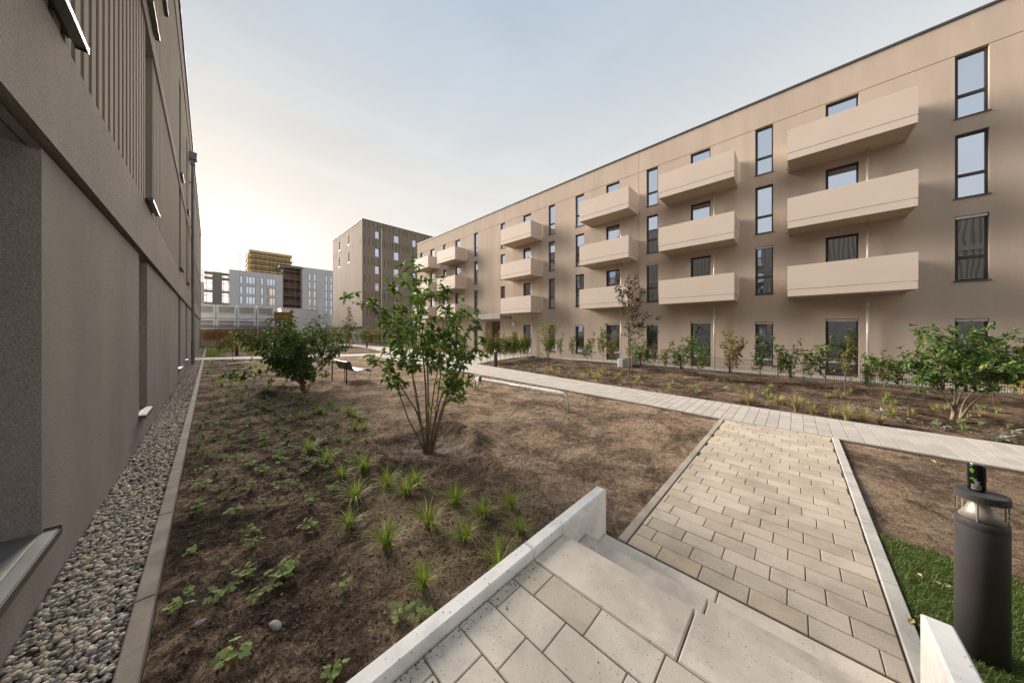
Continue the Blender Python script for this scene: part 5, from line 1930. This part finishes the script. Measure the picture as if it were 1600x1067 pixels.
# light sapling near the entrance
stems = []
for k in range(9):
    a = rg.uniform(0, 6.28)
    L0 = rg.uniform(0.3, 0.85)
    stems.append(([Vector((rg.uniform(-.06, .06), rg.uniform(-.06, .06), 0)), Vector((math.cos(a) * L0 * 0.35, math.sin(a) * L0 * 0.35, 1.1)), Vector((math.cos(a) * L0, math.sin(a) * L0, rg.uniform(1.7, 2.5)))], 0.014, 0.36))
br, lv = grow(stems, 0.012, 0.38, 0.14, 0.36, 0.09, 0.045, 0.085, rg, depth=1, upbias=0.2, term=3)
plant('sapling_tree', 'light green multi-stem sapling behind the walkway, left of the purple tree', 'tree', (13.2, 9.95, 0), br, lv, 'leafyel')

# hedge saplings
def hedge_proto(h, nb, lmat, seed, spread=0.28):
    r_ = random.Random(seed)
    stems = [([Vector((0, 0, -0.05)), Vector((r_.uniform(-.03, .03), r_.uniform(-.03, .03), h * 0.5)), Vector((r_.uniform(-.08, .08), r_.uniform(-.08, .08), h))], 0.011, 0.28)]
    for k in range(nb):
        a = r_.uniform(0, 6.28)
        z = h * r_.uniform(0.15, 0.6)
        L0 = spread * r_.uniform(0.5, 1.1)
        stems.append(([Vector((0, 0, z)), Vector((math.cos(a) * L0 * 0.7, math.sin(a) * L0 * 0.7, z + h * 0.12)), Vector((math.cos(a) * L0, math.sin(a) * L0, z + h * r_.uniform(0.22, 0.42)))], 0.006, 0.25))
    br, lv = grow(stems, 0.006, 0.17, 0.085, 0.22, 0.075, 0.042, 0.045, r_, depth=0, upbias=0.25, term=4)
    return br, lv
HL = {0: 'slim green sapling in the loose hedge row before the beige facade', 1: 'bushy green sapling in the loose hedge row before the beige facade', 2: 'yellowing slim sapling with reddish top in the loose hedge row', 3: 'nearly bare brown sapling in the loose hedge row'}
HM = {0: 'leafhedge', 1: 'leafhedge', 2: 'leafred', 3: 'leafred'}
protos = {}
def hedge(kind, x, y, sc_):
    rzv = random.uniform(0, 6.28)
    if kind not in protos:
        br, lv = hedge_proto((1.25, 1.35, 1.6, 1.25)[kind], (7, 12, 15, 2)[kind], HM[kind], 40 + kind, (0.26, 0.32, 0.27, 0.1)[kind])
        protos[kind] = plant('hedge_sapling', HL[kind], 'hedge plant', (x, y, 0), br, lv, HM[kind], 'saplings of the loose hedge row', crown='foliage', trunk='stem')
        protos[kind].scale = (sc_,) * 3
        protos[kind].rotation_euler = (0, 0, rzv)
    else:
        dup(protos[kind], (x, y, 0), rzv, (sc_ * random.uniform(0.7, 1.05), sc_ * random.uniform(0.7, 1.05), sc_ * random.uniform(0.8, 1.2)))
for kind, x, y, s_ in ((0, 14.06, 2.80, 1.0), (2, 14.6, 1.85, 1.0), (0, 14.7, 0.97, 1.15), (0, 14.55, 0.47, 0.95), (1, 14.6, 0.1, 0.8), (0, 14.485, -0.2, 1.05), (0, 14.5, -0.75, 1.1), (3, 14.204, -1.15, 1.05), (0, 14.6, -1.66, 0.9), (1, 14.275, -1.9, 0.85), (0, 14.45, -2.32, 1.0), (3, 14.44, -2.68, 0.95), (0, 14.38, -3.77, 1.0), (2, 13.9, -4.1, 0.8),
                       (0, 14.41, 3.17, 1.1), (0, 14.56, 4.22, 0.95), (0, 14.737, 3.62, 1.1), (0, 14.675, 3.96, 1.0), (1, 15.2, 5.6, 1.0), (0, 15.4, 6.2, 1.0), (2, 15.8, 7.4, 0.95), (1, 15.9, 8.0, 1.15), (0, 16.2, 8.9, 1.1), (0, 16.54, 9.4, 1.0), (0, 16.4, 10.3, 1.1), (0, 16.3, 11.2, 1.0), (3, 15.0, 4.9, 0.9), (0, 14.9, 5.3, 0.95)):
    hedge(kind, x, y, s_ * 1.25)
# hedge along the plaza edge (denser)
hedge2 = {}
for i in range(20):
    f_ = i / 19
    x = 11.9 + 4.9 * f_ + random.uniform(-.1, .1)
    y = 13.55 + 1.0 * f_ + random.uniform(-.12, .12)
    kind = random.choice((1, 1, 4, 2))
    if kind == 4:
        if 4 not in hedge2:
            br, lv = hedge_proto(1.6, 11, 'leafyel', 77, 0.36)
            hedge2[4] = plant('hedge_sapling', 'light yellow-green sapling of the denser hedge along the paved plaza', 'hedge plant', (x, y, 0), br, lv, 'leafyel', 'saplings of the plaza hedge', crown='foliage', trunk='stem')
        else:
            dup(hedge2[4], (x, y, 0), random.uniform(0, 6), random.uniform(0.9, 1.25))
    else:
        dup(protos[kind], (x, y, 0), random.uniform(0, 6), random.uniform(1.0, 1.3), label=('dark green bushy sapling of the denser hedge along the paved plaza' if kind == 1 else 'reddish sapling of the denser hedge along the paved plaza'), group='saplings of the plaza hedge')
# bushes beyond the cross path and before the tower
for i in range(60):
    f_ = random.random()
    x = random.uniform(6, 17.3)
    y = 47.0 - 0.2 * x + random.uniform(-5, 3)
    if i < 12:
        x, y = random.uniform(13.6, 17.3), random.uniform(27, 36)
    if DIAG and inpoly(np.array([x]), np.array([y]), DIAG)[0]:
        continue
    kind = random.choice((1, 2, 2, 1))
    dup(protos[kind], (x, y, 0), random.uniform(0, 6), random.uniform(1.2, 1.7), label='autumn-tinted bush in the far bed before the taupe tower' if kind == 2 else 'green bush in the far bed before the taupe tower', group='bushes in the far beds')
for i, (x, y) in enumerate(((0.6, 33.6), (1.1, 28.2), (2.6, 32.6), (3.3, 33.5), (0.9, 34.5))):
    dup(protos[(1, 2)[i % 2]], (x, y, 0), random.uniform(0, 6), random.uniform(0.75, 1.25), label=('green' if i % 2 == 0 else 'yellowing') + ' sapling between cross path and board fence', group='saplings by the board fence')
# conifers
def conifer(name, label, loc, h, w_, mt, seed):
    r_ = random.Random(seed)
    br, lv = MB(), LeafB()
    br.tube([(0, 0, 0), (0, 0, h)], [0.06, 0.01], 'bark', 6)
    z = 0.35 * h if mt != 'conifer' else 0.15 * h
    z_0 = z
    while z < h:
        f_ = (z - z_0) / (h - z_0)
        for k in range(5):
            a = r_.uniform(0, 6.28)
            L0 = w_ * (1 - f_) * r_.uniform(0.6, 1.1) + 0.08
            d = Vector((math.cos(a), math.sin(a), r_.uniform(-0.05, 0.35)))
            br.tube([(0, 0, z), tuple(Vector((0, 0, z)) + d * L0)], [0.015, 0.004], 'bark', 4, cap=False)
            n_ = int(6 + 14 * L0)
            for j in range(n_):
                p = Vector((0, 0, z)) + d * L0 * (0.15 + 0.85 * j / n_)
                lv.add(p, Vector((r_.gauss(0, 1), r_.gauss(0, 1), r_.gauss(0, .5))) + d, (0, 0, 1), 0.16, 0.06)
        z += h * 0.055
    return plant(name, label, 'tree', loc, br, lv, mt)
conifer('conifer_tree', 'small dark reddish tree standing alone before the taupe tower', (13.3, 44.0, 0), 5.4, 1.0, 'leafpurple', 3)
conifer('conifer_tree', 'small green conical tree left of the taupe tower', (14.4, 60.0, 0), 5.6, 1.6, 'leafhedge', 4)

# cranesbill ground cover
def cranesbill(seed, nl=10):
    r_ = random.Random(seed)
    st_, V, F = MB(), [], []
    for k in range(nl):
        a = r_.uniform(0, 6.28)
        rad_ = r_.uniform(0.02, 0.095)
        hz = r_.uniform(0.05, 0.125)
        top = Vector((math.cos(a) * rad_, math.sin(a) * rad_, hz))
        st_.tube([(0, 0, -0.02), tuple(top * 0.5 + Vector((0, 0, 0.02))), tuple(top)], 0.0022, 'stemgreen', 4, cap=False)
        s_ = r_.uniform(0.022, 0.045)
        rot = r_.uniform(0, 6.28)
        tx, ty = r_.uniform(-.45, .45), r_.uniform(-.45, .45)
        c = len(V)
        V.append(tuple(top))
        m_ = 25
        for j in range(m_):
            an = j / (m_ - 1) * 5.7 + 0.29
            lob = 0.62 + 0.38 * abs(math.cos(an * 2.5 * 0.99 + math.pi / 2 * 0.0)) ** 0.7
            tooth = 1 + 0.06 * math.cos(an * 17)
            rr2 = s_ * lob * tooth
            x_, y_ = rr2 * math.cos(an + rot), rr2 * math.sin(an + rot)
            V.append((top.x + x_, top.y + y_, top.z + 0.12 * rr2 + tx * x_ + ty * y_ - 4.0 * rr2 * rr2))
        for j in range(m_ - 1):
            F.append((c, c + 1 + j, c + 2 + j))
    return st_, np.array(V), np.array(F)
MT['stemgreen'] = mat('leaf_stalk', (0.14, 0.12, 0.04), (0.2, 0.17, 0.06), scale=20, rough=0.6)
gp_ = []
GL = 'low lobed-leaf cranesbill plant in the left planting bed'
for k in range(5):
    st_, V, F = cranesbill(90 + k, 8 + 2 * k)
    t = thing('cranesbill_plant', GL, 'ground cover plant', (0, 0, 0), 0, 'cranesbill plants in the left bed')
    st_.build('stalk', t)
    npmesh('leaf', V, F, 'leafger', smooth=False, parent=t)
    gp_.append(t)
G_POS = [(-0.11, 3.89), (-0.14, 3.2), (0.1, 2.42), (0.5, 1.91), (0.19, 3.23), (0.39, 2.98), (0.48, 3.08), (0.71, 2.52), (0.28, 3.6), (0.68, 3.54), (0.28, 3.87), (-0.12, 4.79), (0.19, 4.38), (0.45, 4.33), (0.81, 4.09), (0.36, 4.93), (-0.06, 5.39), (0.06, 5.83), (0.12, 6.39), (-0.07, 6.97), (0.68, 5.11), (0.41, 5.72), (0.77, 5.55), (0.8, 4.55), (1.09, 4.2), (1.02, 1.86), (0.93, 1.98), (0.05, 3.05), (0.62, 4.7), (0.95, 5.0), (0.25, 2.9)]
r_ = random.Random(21)
while len(G_POS) < 175:
    x, y = r_.uniform(-0.15, 2.0), 4.8 + 8.5 * r_.random() ** 1.2
    if min((x - a) ** 2 + (y - b) ** 2 for a, b in G_POS) > 0.045 and math.hypot(x - 2.6, y - 4.6) > 1.0 and math.hypot(x - 2.27, y - 11.95) > 1.0:
        G_POS.append((x, y))
for i, (x, y) in enumerate(G_POS):
    z = float(soil_h(np.array(x), np.array(y))) - 0.003
    rz = r_.uniform(0, 6.28)
    s_ = r_.uniform(0.6, 0.95)
    if i < 5:
        o = gp_[i]
        o.location, o.rotation_euler, o.scale = (x, y, z), (0, 0, rz), (s_,) * 3
    else:
        dup(gp_[r_.randrange(5)], (x, y, z), rz, s_)

# sedge tufts
def tuft(n_, h, lean, mt, seed, wd=0.0028):
    global rng
    rng2 = np.random.default_rng(seed)
    az = rng2.uniform(0, 2 * np.pi, n_)
    pos = np.stack([np.cos(az), np.sin(az), np.zeros(n_)], -1) * (0.028 * np.sqrt(rng2.random(n_)))[:, None]
    d = np.stack([np.cos(az), np.sin(az), np.zeros(n_)], -1)
    s_ = np.stack([-np.sin(az), np.cos(az), np.zeros(n_)], -1)
    L_ = lean * rng2.uniform(0.1, 1.2, n_)
    hh_ = h * rng2.uniform(0.55, 1.1, n_)
    rows = []
    seg = 4
    for k in range(seg + 1):
        t_ = k / seg
        c = pos + d * (hh_ * L_ * t_ ** 1.7)[:, None] + np.array([0, 0, 1.0]) * (hh_ * (t_ - 0.55 * np.clip(L_, 0, 1.2) * t_ ** 2.6))[:, None]
        wv = wd * (1 - 0.9 * t_ ** 1.5)
        rows += [c - s_ * wv, c + s_ * wv]
    V = np.stack(rows, 1)
    F = np.array([[2 * k, 2 * k + 1, 2 * k + 3, 2 * k + 2] for k in range(seg)])[None] + (np.arange(n_) * (2 * (seg + 1)))[:, None, None]
    return V.reshape(-1, 3), F.reshape(-1, 4)
def mk_tufts(name, label, cat, group, specs, positions, seed, smin=0.8, smax=1.2):
    r_ = random.Random(seed)
    pr = []
    for i, (x, y) in enumerate(positions):
        z = float(soil_h(np.array(x), np.array(y))) - 0.005
        rz, s_ = r_.uniform(0, 6.28), r_.uniform(smin, smax)
        if i < len(specs):
            V, F = tuft(*specs[i])
            o = npmesh(name, V, F, specs[i][3])
            o.location, o.rotation_euler, o.scale = (x, y, z), (0, 0, rz), (s_,) * 3
            tag(o, label, cat, group)
            pr.append(o)
        else:
            o = pr[r_.randrange(len(pr))].copy()
            COL.objects.link(o)
            o.location, o.rotation_euler, o.scale = (x, y, z), (0, 0, rz), (s_,) * 3
T_POS = [(1.14, 2.71), (1.57, 2.72), (1.96, 2.81), (1.7, 2.28), (2.06, 2.42), (2.36, 2.31), (2.13, 1.96), (1.16, 2.1), (1.7, 1.81), (1.6, 3.8), (1.88, 3.57), (1.69, 3.46), (1.21, 3.78), (1.27, 4.5), (1.24, 5.1), (1.12, 5.73), (1.5, 4.35), (1.47, 8.24), (2.23, 8.98), (2.33, 7.73), (2.31, 7.01), (2.2, 6.32), (2.06, 6.46), (2.22, 8.25), (1.85, 8.23), (2.35, 7.4), (1.0, 3.3)]
mk_tufts('sedge_tuft', 'green grassy sedge tuft growing in the left planting bed', 'grass tuft', 'sedge tufts in the left bed',
         [(95, 0.27, 0.95, 'blade', 1, 0.004), (85, 0.25, 1.1, 'blade', 2, 0.004), (110, 0.27, 0.85, 'blade', 3, 0.0036), (70, 0.23, 1.0, 'blade', 4, 0.0042)], T_POS, 5, 0.85, 1.3)
FT = []
r_ = random.Random(33)
while len(FT) < 46:
    x, y = r_.uniform(-0.1, 3.2), r_.uniform(13.2, 26.5)
    FT.append((x, y))
mk_tufts('sedge_tuft', 'small green sedge tuft in the far part of the left bed', 'grass tuft', 'sedge tufts in the far left bed',
         [(60, 0.3, 0.8, 'blade', 11), (50, 0.26, 0.9, 'blade', 12)], FT, 6, 0.9, 1.4)
S_POS = [(10.54, 7.42), (10.85, 7.1), (10.64, 6.34), (11.51, 6.42), (10.69, 5.62), (12.3, 6.34), (12.0, 5.4), (10.69, 4.61), (10.24, -0.03), (10.11, -0.3), (10.04, -0.61), (9.85, -0.83), (9.9, -1.07), (10.79, 0.34), (10.0, -1.3), (10.2, 0.9), (11.0, 8.2)]
mk_tufts('feather_grass', 'straw-coloured feather grass tuft at the far edge of the walkway', 'grass tuft', 'straw-coloured tufts along the walkway',
         [(120, 0.42, 0.5, 'straw', 21, 0.004), (110, 0.38, 0.75, 'straw', 22, 0.004), (100, 0.34, 0.9, 'straw', 23, 0.004)], S_POS, 7, 0.9, 1.4)
M_POS = []
r_ = random.Random(44)
while len(M_POS) < 95:
    x, y = r_.uniform(10.6, 14.2), r_.uniform(-3.6, 11.5)
    if x > interp_line(WALK_FAR, y) + 0.3:
        M_POS.append((x, y))
mk_tufts('sedge_tuft', 'small grass tuft in the bed between walkway and facade', 'grass tuft', 'grass tufts in the right bed',
         [(45, 0.19, 0.9, 'blade', 31, 0.004), (45, 0.22, 0.75, 'straw', 32, 0.004), (36, 0.17, 0.9, 'leafger', 33, 0.005)], M_POS, 8, 0.8, 1.4)
# silver-leaved plants
def rosette(seed):
    r_ = random.Random(seed)
    lv = LeafB()
    for k in range(26):
        a = r_.uniform(0, 6.28)
        d = Vector((math.cos(a), math.sin(a), r_.uniform(0.15, 1.1)))
        p = Vector((math.cos(a) * 0.02, math.sin(a) * 0.02, r_.uniform(0, 0.1)))
        lv.add(p, d, (0, 0, 1), r_.uniform(0.08, 0.15), 0.032, droop=0.3)
    return lv
SL = 'silver-leaved low plant near the walkway edge'
sp_ = [rosette(61).build('silver_plant', 'leafsilver'), rosette(62).build('silver_plant', 'leafsilver')]
for i, (x, y) in enumerate(((10.63, -1.72), (10.25, -2.11), (9.95, -2.69), (11.06, -1.45), (11.4, -1.1), (12.0, -1.92), (11.0, 10.2), (11.1, 9.54), (10.9, 8.89), (10.9, 9.9), (11.3, 10.0), (11.86, 1.72), (11.85, 0.74), (10.6, -2.95), (11.3, 9.2), (11.6, 8.7))):
    o = sp_[i] if i < 2 else sp_[i % 2].copy()
    if i >= 2:
        COL.objects.link(o)
    o.location, o.rotation_euler = (x, y, float(soil_h(np.array(x), np.array(y)))), (0, 0, random.uniform(0, 6))
    tag(o, SL, 'plant', 'silver-leaved plants in the right bed')
# rough green ground cover in front of the board fence
n = 16000
gx = np.stack([rng.uniform(-0.25, 6.5, n), rng.uniform(33, 54, n), np.full(n, -0.03)], -1)
gx = gx[(fbm(gx[:, 0] * 0.6, gx[:, 1] * 0.25, 3) > -0.06)]
tag(blades('ground_cover', gx, rng.uniform(0.15, 0.4, len(gx)), 0.012, 0.8, 'leafyel'), kind='stuff')
